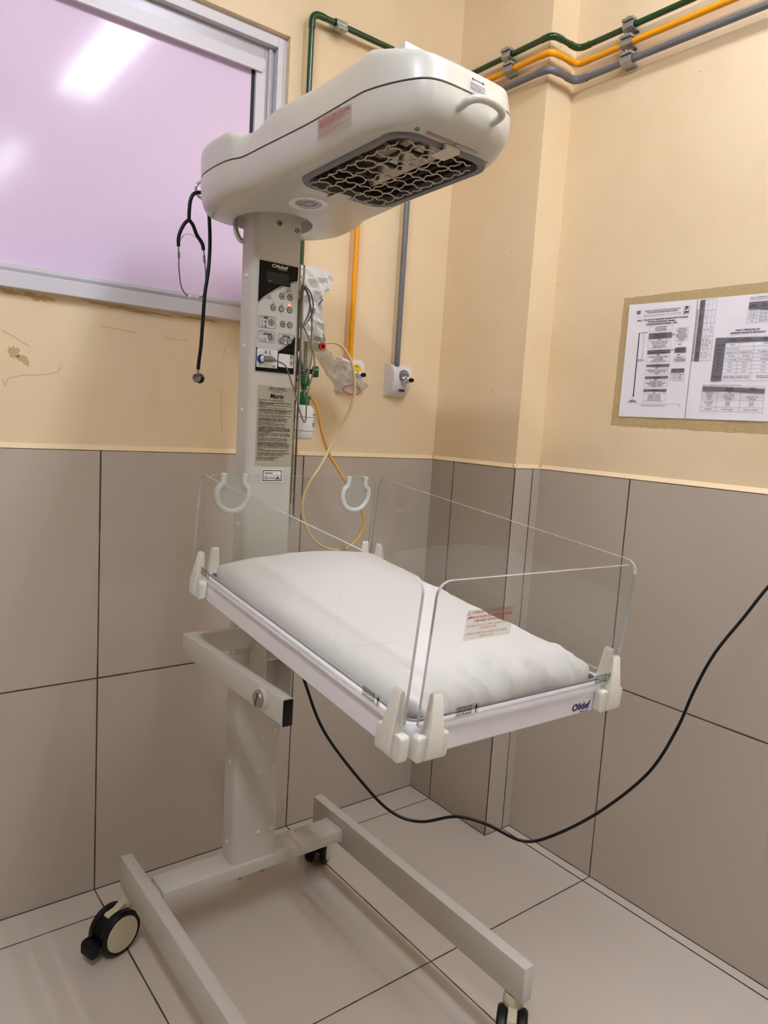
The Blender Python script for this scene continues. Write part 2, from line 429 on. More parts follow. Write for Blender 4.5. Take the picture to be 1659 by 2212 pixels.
# right wall with the corner pillar
bm = BM(); box(bm, XR+TT, XR+.2, YF-.1, TT+.05, 0, ZC); box(bm, TT, XR+TT+.01, PY+TT, TT+.05, 0, ZC)
wr = struct(obj('wall_right', bm, 'paint'))
bm = BM(); box(bm, XR, XR+TT, YF, PY+.001, 0, 1.2); obj('tile_cladding', bm, 'wtile_r', wr)
bm = BM(); box(bm, 0, TT, PY+.002, 0, 0, 1.2); obj('pillar_tile', bm, 'wtile_p', wr)
bm = BM(); box(bm, .0012, XR+.001, PY, PY+TT, 0, 1.2); obj('pillar_return_tile', bm, 'wtile_s', wr)
bm = BM(); box(bm, -.0006, .0014, PY-.0006, PY+.0022, 0, 1.2); obj('corner_grout', bm, 'grout', wr)
bm = BM()
bevel_strip(bm, (0, 0, 1.2), (0, PY, 1.2), (-1, 0, 0)); bevel_strip(bm, (0, PY, 1.2), (XR, PY, 1.2), (0, -1, 0)); bevel_strip(bm, (XR, PY, 1.2), (XR, YF, 1.2), (-1, 0, 0))
obj('plaster_bevel', bm, 'bevel', wr)
# narrow filler strip of floor tile along the right wall + joints at wall feet
bm = BM()
box(bm, .0800, .0818, YF, PY, 0, .0006); box(bm, XL, 0, -.0016, .001, 0, .0012)
box(bm, -.0014, .001, PY, 0, 0, .0012); box(bm, XR-.0014, XR+.001, YF, PY, 0, .0012); box(bm, 0, XR, PY-.0012, PY+.001, 0, .0012)
struct(obj('trim_1', bm, 'grout'))
# tape residue frame around the notices
bm = BM(); T = frameT((XR+TT-.0004, -.642, 1.372), (0, -1, 0), (0, 0, 1))
rnd = random.Random(5)
outer = []
for (a, b, n) in (((-.022, -.026), (.47, -.030), 40), ((.47, -.030), (.47, .334), 20), ((.47, .334), (-.018, .332), 40), ((-.018, .332), (-.022, -.026), 26)):
    for k in range(n): t = k/n; outer.append((a[0]+(b[0]-a[0])*t+rnd.uniform(-.0012, .0012), a[1]+(b[1]-a[1])*t+rnd.uniform(-.0012, .0012)))
flat(bm, T, outer); obj('tape_residue', bm, 'residue', wr)
bm = BM(); box(bm, XL-.2, XL, YF-.1, .2, 0, ZC); wl_ = struct(obj('wall_left', bm, 'farwall'))
bm = BM(); box(bm, XL, XL+TT, YF, -.001, 0, 1.2); obj('tile_cladding', bm, 'fartile', wl_)
bm = BM(); box(bm, XL-.1, XR+.2, YF-.2, YF, 0, ZC); wf_ = struct(obj('wall_front', bm, 'farwall'))
bm = BM(); box(bm, XL+TT, XR, YF, YF+TT, 0, 1.2); obj('tile_cladding', bm, 'fartile', wf_)

# window
win = struct(empty('window_1', ((WX0+WX1)/2, .03, WZ0)))
def wpart(name, bm, m, **k):
    o = obj(name, bm, m, win, **k); o.matrix_parent_inverse = Matrix.Translation(win.location).inverted(); return o
bm = BM()   # outer frame: face flush-ish with the plaster at the sill, recessed at head and jamb
fx1, fz1 = -.6405, 2.345
box(bm, WX0, fx1, -.012, .05, WZ0-.004, WZ0+.031, .0015)
box(bm, fx1-.0165, fx1, .014, .07, WZ0+.03, fz1, .001); box(bm, WX0, fx1-.0167, .014, .07, fz1-.026, fz1, .001)
box(bm, fx1-.002, WX1+.001, .03, .07, WZ0, WZ1); box(bm, WX0, fx1-.003, .03, .07, fz1, WZ1+.001)
wpart('outer_frame', bm, 'frame')
bm = BM()   # second rail set back
box(bm, fx1-.0455, fx1-.0170, .036, .075, WZ0+.03, fz1-.026, .001); box(bm, WX0, fx1-.046, .036, .075, fz1-.061, fz1-.0265, .001)
box(bm, fx1-.036, fx1-.026, .030, .037, WZ0+.03, fz1-.028)
box(bm, WX0, fx1-.019, .008, .075, WZ0+.0312, WZ0+.042)
wpart('inner_frame', bm, 'frame2')
bm = BM()   # sash stile, head rail and bottom rail
sx = fx1-.045
box(bm, sx-.0275, sx, .030, .06, WZ0+.05, fz1-.062, .0008); box(bm, WX0, sx-.002, .028, .06, fz1-.089, fz1-.063, .0008)
box(bm, WX0, sx, .020, .06, WZ0+.0425, WZ0+.053, .0008)
box(bm, WX0, sx-.012, .022, .03, fz1-.100, fz1-.0895, .0008)
wpart('sash_rail', bm, 'frame')
bm = BM(); box(bm, sx-.0355, sx-.0275, .040, .06, WZ0+.053, fz1-.09); wpart('sealing_gap', bm, 'black')
bm = BM(); box(bm, WX0, sx-.0355, .043, .048, WZ0+.05, fz1-.088)
wpart('window_pane', bm, 'film')
bm = BM(); box(bm, WX0-.05, WX1+.05, .12, .14, WZ0-.05, WZ1+.05); wpart('back_board', bm, 'black')

# ------------------------------------------------------------------ ceiling lamps (seen as reflections in the film)
ES = 1.0
def lamp(x, y0, y1, n, label, lit=2):
    t = tag(empty('ceiling_lamp', (x, (y0+y1)/2, ZC)), label, 'ceiling lamp', None)
    bm = BM(); box(bm, -.11, .11, y0-(y0+y1)/2-.03, y1-(y0+y1)/2+.03, -.045, -.0005, .006); obj('housing', bm, 'lampb', t)
    for sx_ in (-.055, .055):
        on_ = lit == 2 or sx_ < 0
        bm = BM(); tube(bm, [(sx_, y0-(y0+y1)/2, -.062), (sx_, y1-(y0+y1)/2, -.062)], .013, 10); obj('tube', bm, 'tube' if on_ else 'lampb', t, True)
    return t
lamp(-.53, -2.46, -1.27, 1, 'white twin-tube ceiling lamp above the warmer, nearest the window')
lamp(-.53, -4.80, -3.60, 1, 'white twin-tube ceiling lamp farther back along the right wall', 1)
lamp(-2.10, -2.46, -1.27, 1, 'white twin-tube ceiling lamp over the left half of the window wall')

# ------------------------------------------------------------------ gas pipes
def bend(pts, r=.028, n=6):
    P = [Vector(p) for p in pts]; out = [P[0]]
    for a, b, c in zip(P, P[1:], P[2:]):
        d1 = (a-b).normalized(); d2 = (c-b).normalized()
        s, e = b+d1*r, b+d2*r
        for k in range(n+1):
            t = k/n; out.append(s*(1-t)**2+b*2*t*(1-t)+e*t*t)
    out.append(P[-1]); return out
so = .028
def pipe(name, m, x, z0, zt, r, label, x_end_z=None, off=so):
    pts = [(x, TT-off, z0), (x, TT-off, zt), (TT-off, TT-off, zt), (TT-off, PY+TT-off-.004, zt), (XR+TT-off, PY+TT-off-.004, zt), (XR+TT-off, -3.2, zt)]
    pts[2] = (TT-off, TT-off, zt)
    t = tag(empty('gas_pipe', (x, TT-off, z0)), label, 'pipe', 'medical gas pipes')
    bm = BM(); tube(bm, [Vector(p)-t.location for p in bend(pts, .026)], r, 14); obj('pipe_run', bm, m, t, True)
    P = [Vector(p) for p in pts]
    for i in range(1, len(P)-1):      # slightly thicker elbow sleeves at each turn
        bm = BM()
        seg = bend([P[i]+(P[i-1]-P[i]).normalized()*.04, P[i], P[i]+(P[i+1]-P[i]).normalized()*.04], .026)
        tube(bm, [p-t.location for p in seg], r*1.16, 14)
        obj('elbow', bm, m, t, True)
    return t
pipe('green', 'green', -.574, 1.505, 2.428, .0082, 'dark green gas pipe with a vertical drop near the window, uppermost on the right wall', off=.03)
pipe('yellow', 'yellow', -.382, 1.50, 2.386, .0084, 'yellow gas pipe, middle of the three running on the right wall', off=.028)
pipe('grey', 'grey', -.197, 1.50, 2.340, .0092, 'grey gas pipe, lowest of the three running on the right wall', off=.028)
def clamp(loc, along, out, r, label, n=0):
    """pressed steel saddle clamp: U-shaped strap with a bolt tab"""
    T = frameT(loc, along, out)
    t = tag(empty('pipe_clamp', loc), label, 'pipe clamp', 'steel clamps holding the gas pipes'); inv = Matrix.Translation(-Vector(loc))
    bm = BM(); w = .0175; R1 = r+.0045
    # C profile in local y (outwards) / z
    prof = [(-r-.010, -R1-.0035), (-r-.010, -R1), (r*.2, -R1), (R1*.95, -R1*.55), (R1, 0), (R1*.95, R1*.55), (r*.2, R1), (-r-.010, R1), (-r-.010, R1+.0035)]
    th = .0016
    for i in range(len(prof)-1):
        a, b = Vector((0, *prof[i])), Vector((0, *prof[i+1])); d = (b-a).normalized(); nn = Vector((0, -d.z, d.y))*th
        vs = [bm.verts.new(inv @ (T @ (p+Vector((sx_, 0, 0))))) for sx_ in (-w, w) for p in (a-d*th*.5, b+d*th*.5, b+d*th*.5+nn, a-d*th*.5+nn)]
        for f in ((0, 1, 2, 3), (7, 6, 5, 4), (0, 4, 5, 1), (1, 5, 6, 2), (2, 6, 7, 3), (3, 7, 4, 0)): bm.faces.new([vs[q] for q in f])
    obj('strap', bm, 'zinc', t)
    bm = BM(); box(bm, -.0175, .0175, -r*.4, r*.2+.016, R1-.003, R1+.0045, .001, T=inv @ T); obj('tab', bm, 'zinc', t)
    bm = BM(); tube(bm, [inv @ (T @ Vector((0, r*.6+.007, R1+.002))), inv @ (T @ Vector((0, r*.6+.007, R1+.0085)))], .0036, 6); obj('bolt', bm, 'steel', t)
clamp((-.482, TT-.03, 2.428), (1, 0, 0), (0, -1, 0), .0082, 'zinc clamp on the green pipe beside its corner elbow above the window')
clamp((TT-.03, -.235, 2.428), (0, 1, 0), (-1, 0, 0), .0082, 'zinc clamp on the green pipe across the pillar, just above the heater hood')
clamp((TT-.028, -.245, 2.386), (0, 1, 0), (-1, 0, 0), .0084, 'zinc clamp on the yellow pipe, half hidden by the heater hood')
clamp((XR+TT-.03, -.578, 2.428), (0, 1, 0), (-1, 0, 0), .0082, 'zinc clamp on the green pipe, right of the pillar')
clamp((XR+TT-.028, -.575, 2.386), (0, 1, 0), (-1, 0, 0), .0084, 'zinc clamp on the yellow pipe, right of the pillar')
clamp((XR+TT-.028, -.58, 2.340), (0, 1, 0), (-1, 0, 0), .0092, 'zinc clamp on the grey pipe, right of the pillar')

# ------------------------------------------------------------------ gas outlets
def outlet(cx, ring_m, label, word, wm, w=.087, z0=1.400, z1=1.505, d=.044, nozzle=True):
    loc = (cx, TT, z0); t = tag(empty('gas_outlet', loc), label, 'wall outlet', 'medical gas wall outlets')
    H = z1-z0; bm = BM()
    # curved front: profile in (y out, z), swept across x with slightly narrower front
    prof = [(0, 0), (.010, .002), (.026, .012), (.038, .030), (.043, .050), (.044, .070), (.038, .090), (.026, .100), (.010, .1035), (0, .104)]
    prof = [(a*d/.044, b*H/.104) for a, b in prof]
    rows = []
    for a, z in prof:
        q = .004*min(1, a/.03)
        rows.append([bm.verts.new((s*(w/2-q), -a, z)) for s in (-1, -.93, -.6, 0, .6, .93, 1)])
        for i, v in enumerate(rows[-1]):
            if i in (0, 6): v.co.y = -a*.86
    for A, B in zip(rows, rows[1:]):
        for i in range(6): bm.faces.new((A[i], A[i+1], B[i+1], B[i]))
    for side in (0, 6): bm.faces.new([R_[side] for R_ in rows])
    bm.faces.new([rows[0][i] for i in range(7)]+[rows[-1][i] for i in range(6, -1, -1)])
    obj('cover', bm, 'boxw', t, True)
    T = frameT((.004, -d-.0006, H*.64), (1, 0, 0), (0, 0, 1))
    bm = BM(); lathe(bm, [(.0195, -.004), (.0195, .0012), (.0175, .0016), (0, .0016)], 28, T); obj('label_ring', bm, ring_m, t, True)
    bm = BM()
    for k, ch in enumerate(word):
        a = math.radians(90+(len(word)-1)*11-22*k)
        text(bm, T, ch, .0135*math.cos(a), .0135*math.sin(a), .0065, 'CENTER', .02, rot=a-PI/2, h=.0019)
    obj('lettering', bm, wm, t)
    if nozzle:
        T2 = frameT((.006, -d, H*.52), (1, 0, 0), (0, 0, 1))
        bm = BM(); lathe(bm, [(.0125, .001), (.0125, .006), (.009, .008), (.009, .017), (.0105, .018), (.0105, .024), (.006, .026), (0, .026)], 22, T2)
        obj('valve_body', bm, 'chrome', t, True)
        bm = BM(); lathe(bm, [(.0065, .018), (.0065, .034), (.0055, .036), (0, .036)], 18, frameT((.006, -d, H*.52), (1, 0, 0), (0, 0, 1)) @ Matrix.Translation((.006, 0, 0)))
        obj('nozzle', bm, 'blackp', t, True)
    bm = BM(); T3 = frameT((.002, -d*.72, H*.17), (1, 0, 0), (0, .42, 1))
    flat(bm, T3, [(-.012, -.004), (.012, -.004), (.013, .0045), (-.012, .0045)], .0075)
    obj('maker_badge', bm, 'txtn', t)
    return t
outlet(-.181, 'grey', 'white vacuum outlet with grey ring and black nozzle under the grey pipe', 'VÁCUO', 'txtw')
outlet(-.372, 'lemon', 'white air outlet with yellow ring behind the clear plastic bag', 'AR', 'txt')
outlet(-.585, 'gplas', 'white oxygen outlet hidden behind the warmer column', 'OXIGÊNIO', 'txtw', nozzle=False)

# ------------------------------------------------------------------ notices on the right wall
TP = frameT((XR+TT-.0010, -.642, 1.372), (0, -1, 0), (0, 0, 1))
mm = .001
def sheet_obj(x0, x1, ztop0, ztop1, label):
    t = tag(empty('notice_sheet', TP @ Vector((x0, 0, 0))), label, 'notice', 'laminated notices taped to the right wall')
    inv = Matrix.Translation(-t.location)
    bm = BM(); n, k = 14, 18; g = []
    rn = random.Random(int(x0*1000)+3)
    for i in range(n+1):
        for j in range(k+1):
            a = x0+(x1-x0)*i/n; zt = ztop0+(ztop1-ztop0)*i/n; b = .001+(zt-.001)*j/k
            w = .0007*math.sin(a*60+b*25)+.0006*math.sin(b*70-a*30)
            g.append(bm.verts.new(inv @ (TP @ Vector((a, b, .0012+max(0, w))))))
    for i in range(n):
        for j in range(k): bm.faces.new((g[i*(k+1)+j], g[(i+1)*(k+1)+j], g[(i+1)*(k+1)+j+1], g[i*(k+1)+j+1]))
    obj('paper', bm, 'paper', t, True)
    return t, inv @ TP
s1, T1 = sheet_obj(.003, .205, .3115, .3085, 'white laminated sheet with a flowchart of grey and white boxes and a long arrow')
s2, T2 = sheet_obj(.207, .425, .3085, .306, 'white laminated sheet with four grey-headed tables, at the right picture edge')
BX = [('w', (74.5, 245.6), (144.0, 246.9), (144.5, 235.3), (75.0, 233.2), ['O paciente é RN', 'termo ou prematuro?', 'Respira ou chora?']),
('g', (74.0, 228.7), (143.2, 228.6), (144.1, 214.4), (74.5, 213.6), ['Gestação <34 semanas?', 'Respiração ausente', 'Tônus muscular flácido']),
('w', (74.3, 207.4), (142.8, 208.0), (144.1, 189.8), (75.7, 188.2), ['Levar à mesa de reanimação', 'Prover calor e posicionar', 'Aspirar s/n e secar', 'Avaliar respiração e FC']),
('g', (75.1, 183.1), (143.9, 183.5), (145.1, 173.5), (75.3, 173.3), ['FC <100 bpm', 'apneia ou resp. irregular?']),
('w', (75.2, 166.0), (143.8, 167.2), (145.6, 152.4), (76.2, 149.8), ['Ventilação com Pressão Positiva', 'em ar ambiente', 'monitor de SatO2', 'Considerar monitor de ECG']),
('g', (75.6, 144.6), (145.6, 145.0), (145.9, 137.6), (75.7, 138.1), ['FC <100 bpm?']),
('w', (75.6, 130.8), (145.1, 132.0), (146.1, 118.8), (76.5, 118.0), ['Verificar técnica e ventilação adequada', 'Considerar máscara laríngea', 'Intubação']),
('g', (75.6, 112.5), (145.3, 113.0), (145.7, 106.9), (75.8, 106.0), ['FC <60 bpm?']),
('w', (74.6, 100.0), (145.0, 100.5), (146.2, 85.6), (75.7, 83.1), ['Intubação traqueal', 'Massagem cardíaca com ventilação', 'O2 a 100% por 60 segundos', 'Considerar cateter']),
('g', (75.1, 77.6), (144.7, 78.2), (144.9, 71.3), (75.2, 70.7), ['FC <60 bpm?']),
('w', (74.9, 65.3), (145.0, 65.7), (145.5, 46.2), (75.8, 44.7), ['Intubação traqueal', 'Massagem e ventilação', 'Adrenalina endovenosa', 'Considerar hipovolemia']),
('w', (154.2, 238.6), (188.9, 239.0), (189.7, 204.3), (154.7, 203.4), ['Clampeamento', 'tardio do cordão', 'Pele a pele', 'e aleitamento', 'Manter temperatura', 'Avaliar vias aéreas', 'Vitalidade', 'ao nascer']),
('g', (156.1, 186.9), (188.9, 187.6), (189.2, 173.4), (156.3, 173.0), ['Desconforto', 'respiratório ou', 'cianose?']),
('w', (156.6, 162.8), (189.5, 163.5), (190.5, 150.6), (157.0, 149.4), ['Monitorar', 'SatO2 pré-ductal', 'Considerar CPAP'])]
def sc(p): return (p[0]*mm, p[1]*mm)
HZ = .0030
bg, bt, bl = BM(), BM(), BM()
for b in BX:
    q = [sc(p) for p in b[1:5]]
    if b[0] == 'g': flat(bg, T1, q, HZ-.0002)
    else: outline(bl, T1, q, .0004, HZ)
    cx = sum(p[0] for p in q)/4; yt = (q[0][1]+q[1][1])/2; yb = (q[2][1]+q[3][1])/2; L = len(b[5]); wmax = (q[1][0]-q[0][0])*.9
    for i, s in enumerate(b[5]):
        y = yt-(yt-yb)*(i+.6)/(L+.2); text(bt, T1, s, cx, y, min(.0042, (yt-yb)/(L+.2)*1.15), 'CENTER', .015, h=HZ, width=min(wmax, len(s)*.0019))
for s, x, y, w, sz, bo in (('Reanimação do recém-nascido ≥34 semanas em sala de parto.', 108, 290, 106, .0052, .02), ('Diretrizes 2022 da Sociedade Brasileira de Pediatria', 108, 285, 90, .0052, .02), ('https://www.sbp.com.br/reanimacao - Direitos Autorais SBP', 108, 277.4, 109, .0042, 0),
    ('Anexo 1. Fluxograma da Reanimação Neonatal do RN ≥34 semanas', 109, 266, 152, .0064, .03), ('Programa de Reanimação Neonatal', 108, 259.5, 80, .0064, .03), ('Sociedade Brasileira de Pediatria - 2022', 108.3, 253.3, 92, .0064, .03),
    ('NASCIMENTO', 60, 231.6, 23, .0038, .02), ('60 segundos', 57, 159, 18, .0036, .02), ('(minuto de ouro)', 57, 155.5, 22, .0036, .02), ('MANTER', 44, 46.3, 15, .0040, .03), ('NORMOTERMIA', 44, 43, 27, .0040, .03),
    ('Sociedade Brasileira de Pediatria - Programa de Reanimação Neonatal', 109, 33.6, 72, .0034, .02), ('10', 187, 33.5, 3, .0036, .02), ('SIM', 108, 210.5, 9, .0036, .02), ('SIM', 108, 170, 9, .0036, .02), ('SIM', 108, 134.5, 9, .0036, .02), ('SIM', 108, 103, 9, .0036, .02), ('SIM', 108, 68.3, 9, .0036, .02), ('NÃO', 149, 223, 7, .0034, .02), ('NÃO', 150, 182, 7, .0034, .02), ('NÃO', 168, 195, 7, .0034, .02), ('SIM', 168, 168, 7, .0034, .02), ('<5 min', 163, 116, 8, .0034, .02), ('70-80%', 180, 116, 10, .0034, .02), ('5-10', 163, 110, 8, .0034, .02), ('80-90%', 180, 110, 10, .0034, .02), ('>10', 163, 104, 6, .0034, .02), ('85-95%', 180, 104, 10, .0034, .02), ('Minutos de vida', 162, 128, 13, .0034, .02), ('SatO2 pré-ductal', 180, 128, 14, .0034, .02)):
    text(bt, T1, s, x*mm, y*mm, sz, 'CENTER', bo, width=w*mm, h=HZ)
flat(bg, T1, [sc(p) for p in ((152.4, 131.9), (190.4, 132.4), (190.6, 121.5), (152.1, 122.1))], HZ-.0002)
outline(bl, T1, [sc(p) for p in ((152.3, 122), (190.6, 121.5), (190.9, 99.9), (151.7, 101))], .0005, HZ); seg2(bl, T1, (.1705, .1315), (.1702, .1005), .0004, HZ)
for y in (115, 107.6): seg2(bl, T1, (.152, y*mm), (.1908, y*mm), .0004, HZ)
seg2(bt, T1, (.0443, .232), (.045, .060), .0026, HZ); flat(bt, T1, [(.0425, .062), (.0475, .062), (.045, .054)], HZ)
seg2(bl, T1, (.0595, .2276), (.0604, .166), .0007, HZ); flat(bt, T1, [(.0592, .167), (.0616, .167), (.0604, .1622)], HZ)
seg2(bl, T1, (.0293, .0376), (.1891, .0379), .0005, HZ); seg2(bl, T1, (.030, .2735), (.187, .2735), .0003, HZ)
for y in (230.5, 185, 147, 114.5, 79.3): flat(bt, T1, [(.1075, (y+2.4)*mm), (.1099, (y+2.4)*mm), (.1087, y*mm)], HZ)
for a, b in (((.1435, .2215), (.152, .2215)), ((.1445, .180), (.154, .180))): seg2(bt, T1, a, b, .0005, HZ)
for a, b in (((.1715, .189), (.1715, .203)), ((.1715, .172), (.1715, .164))): seg2(bt, T1, a, b, .0005, HZ)
# society emblem: letter P over a small block, and faded crest on the left
outline(bl, T1, [(.1710, .2755), (.1850, .2755), (.1850, .293), (.1710, .293)], .0009, HZ)
text(bt, T1, 'P', .178, .2865, .015, 'CENTER', .02, h=HZ); seg2(bt, T1, (.172, .2785), (.184, .2785), .0026, HZ)
for k in range(4): seg2(bl, T1, (.029, (291.5-2.4*k)*mm), (.042, (291.9-2.4*k)*mm), .0013, HZ)
rawobj('grey_block', bg, 'pgrey', s1); rawobj('ruled_line', bl, 'txtg', s1); rawobj('lettering', bt, 'txt', s1)
bg, bt, bl = BM(), BM(), BM()
def table(xs, ys, rows, header=None, side=None, tx=.0042, rot=0.):
    for x in xs: seg2(bl, T2, (x*mm, ys[0]*mm), (x*mm, ys[-1]*mm), .0005, HZ)
    for y in ys: seg2(bl, T2, (xs[0]*mm, y*mm), (xs[-1]*mm, y*mm), .0005, HZ)
    for r_i, row in enumerate(rows):
        for c_i, s in enumerate(row):
            if not s: continue
            x0, x1 = xs[c_i], xs[c_i+1]; y0, y1 = ys[r_i], ys[r_i+1]
            ll = s.split('|')
            for q, l in enumerate(ll):
                if rot: text(bt, T2, l, ((x0+x1)/2+(q-(len(ll)-1)/2)*4.2)*mm, (y0+y1)/2*mm, tx, 'CENTER', .01, rot=rot, h=HZ, width=min(abs(y1-y0)*.8, len(l)*1.9)*mm)
                else: text(bt, T2, l, (x0+x1)/2*mm, ((y0+y1)/2-(q-(len(ll)-1)/2)*3.9)*mm, tx, 'CENTER', .01, h=HZ, width=min(abs(x1-x0)*.86, len(l)*1.9)*mm)
# rotated table
flat(bg, T2, [(.2146, .3085-.003), (.2282, .3050), (.2282, .150), (.2142, .150)], HZ-.0002)
table([214.3, 228.2, 238.5, 248.5, 258.4], [305, 277.5, 245, 212.5, 180, 150.2], [['Intubação|IOT', '4', '-', '-'], ['Distância|marcar', '7 a 8', '8', '9'], ['Cânula com|balonete', '2,5', '3,0', '3,5 a 4,0'], ['Peso estimado|gramas', '1000 a 2000', '2000 a 3000', '>3000'], ['Idade gest.|semanas', '28 a 34', '34 a 38', '>38']], rot=PI/2)
text(bt, T2, 'Quadro 3. Material necessário para intubação traqueal conforme a idade gestacional', .2098, .216, .0044, 'CENTER', .02, rot=PI/2, h=HZ, width=.132)
# medication table
text(bt, T2, 'Anexo 5. Medicações para', .3460, .2228, .0064, 'CENTER', .03, h=HZ, width=.061); text(bt, T2, 'reanimação neonatal na sala de parto', .3464, .2163, .0064, 'CENTER', .03, h=HZ, width=.087)
flat(bg, T2, [(.2679, .2066), (.424, .2020), (.424, .1915), (.2945, .1945), (.2934, .0986), (.2655, .0988)], HZ-.0002)
table([267, 294, 330, 366, 424], [205, 193.5, 182, 172.5, 164, 155, 146, 137, 128, 118, 98.5], [['', 'Adrenalina|Endovenosa', 'Adrenalina|Endotraqueal, 1X', 'Expansor|de Volume'], ['Concentração', '1 mg/mL', '', 'SF 0,9%'], ['Diluição', '1 mL em 9 mL de SF', '', '-'], ['Preparo', 'Seringa de 1 mL', 'Seringa de 5 mL', '2 seringas de 20'], ['Dose', '0,2 mL/kg', '1,0 mL/kg', '10 mL/kg'], ['Peso', '0,1 - 0,3 mL/kg', '0,5 - 1,0 mL/kg', '10 mL/kg EV'], ['1kg', '0,2 mL', '1,0 mL', '10 mL'], ['2kg', '0,4 mL', '2,0 mL', '20 mL'], ['3kg', '0,6 mL', '3,0 mL', '30 mL'], ['Velocidade e|Precauções', 'Infundir rápido|seguido de flush', 'Infundir no interior da|cânula e ventilar', 'Infundir na veia|5 a 10 minutos']])
text(bt, T2, 'Quadro 4. Profundidade de inserção', .368, .2990, .0042, 'CENTER', .02, h=HZ, width=.050); text(bt, T2, 'conforme idade gestacional', .366, .2945, .0042, 'CENTER', .0, h=HZ, width=.046)
flat(bg, T2, [(.3424, .2882), (.424, .287), (.424, .2665), (.3419, .2715)], HZ-.0002)
table([342, 364, 396, 424], [288, 271, 263, 255, 247, 238.5], [['Idade|gestacional', 'Peso|estimado', 'Marca|cm'], ['23 a 24', '500 a 600', '5,5'], ['25 a 26', '700 a 800', '6,0'], ['27 a 29', '900 a 1000', '6,5'], ['>40', '3200 a 4000', '9,0']])
flat(bg, T2, [(.2469, .0854), (.4053, .0791), (.4055, .0684), (.2469, .0739)], HZ-.0002)
text(bt, T2, 'Quadro 5. Medicações para reanimação neonatal ≥34 semanas', .296, .0878, .0040, 'CENTER', .01, h=HZ, width=.10)
table([246.5, 288, 348, 405], [84, 73.5, 67, 61.5, 56, 50.5, 33, 22], [['', 'Adrenalina|Endovenosa', 'Expansor|Volume'], ['Apresentação', '1 mg/mL', ''], ['Diluição', '1 mL + 9 mL SF', ''], ['Seringa', 'Seringa de 1 mL', 'Seringa de 5 mL'], ['Dose', '0,2 mL/kg', '1,0 mL/kg'], ['Peso ao nascer|1 kg  2 kg|3 kg', '0,2 mL|0,4 mL|0,6 mL', '1,0 mL|2,0 mL|3,0 mL'], ['Velocidade', 'Infundir rápido', 'Infundir na cânula']])
rawobj('grey_block', bg, 'pgrey', s2); rawobj('ruled_line', bl, 'txtg', s2); rawobj('lettering', bt, 'txt', s2)

exec_parts = True
# ================================================================== INFANT WARMER
WARM = tag(empty('infant_warmer', (-.826, -.62, 0)), 'ivory radiant infant warmer with overhead heater hood, column and wheeled base', 'infant warmer')
WL = Vector(WARM.location)
def W(name, bm, m, parent=None, smooth=False, label=None):
    """part of the warmer: geometry given in world metres"""
    p = parent or WARM
    for v in bm.verts: v.co -= WL
    o = obj(name, bm, m, None, smooth); o.parent = p
    if p is not WARM and p.type == 'EMPTY':
        o.matrix_parent_inverse = Matrix.Translation(-(p.location))
    if label: o['label'] = label
    return o
def Wraw(name, bm, m, parent=None, label=None):
    for v in bm.verts: v.co -= WL
    o = rawobj(name, bm, m, parent or WARM)
    if label: o['label'] = label
    return o
LEAN = -.0036
# base rails
ZB, ZT = .1285, .2081
for x0, x1 in ((-1.1200, -1.0916), (-.5566, -.5283)):
    bm = BM(); box(bm, x0, x1, -1.027, -.2049, ZB, ZT, .002)
    for v in bm.verts:     # clipped lower corners at both ends
        if v.co.z < ZB+.012:
            if v.co.y < -1.02: v.co.y += .0
    W('base_rail', bm, 'ivory', smooth=True)
bm = BM(); box(bm, -1.0678, -.5566+.001, -.3585, -.2794, .1470, .1778, .002)
box(bm, -1.0930, -1.066, -.345, -.292, .150, .168)
box(bm, -.566, -.5565, -.3605, -.2774, .143, .1798, .002)
cb = W('crossbar', bm, 'ivory', smooth=True)
for bx in (-.8606, -.7975):
    bm = BM(); cyl(bm, (bx, -.343, .1475), (bx, -.343, .133), .0042, 10); W('foot_bolt', bm, 'steel', cb, True)

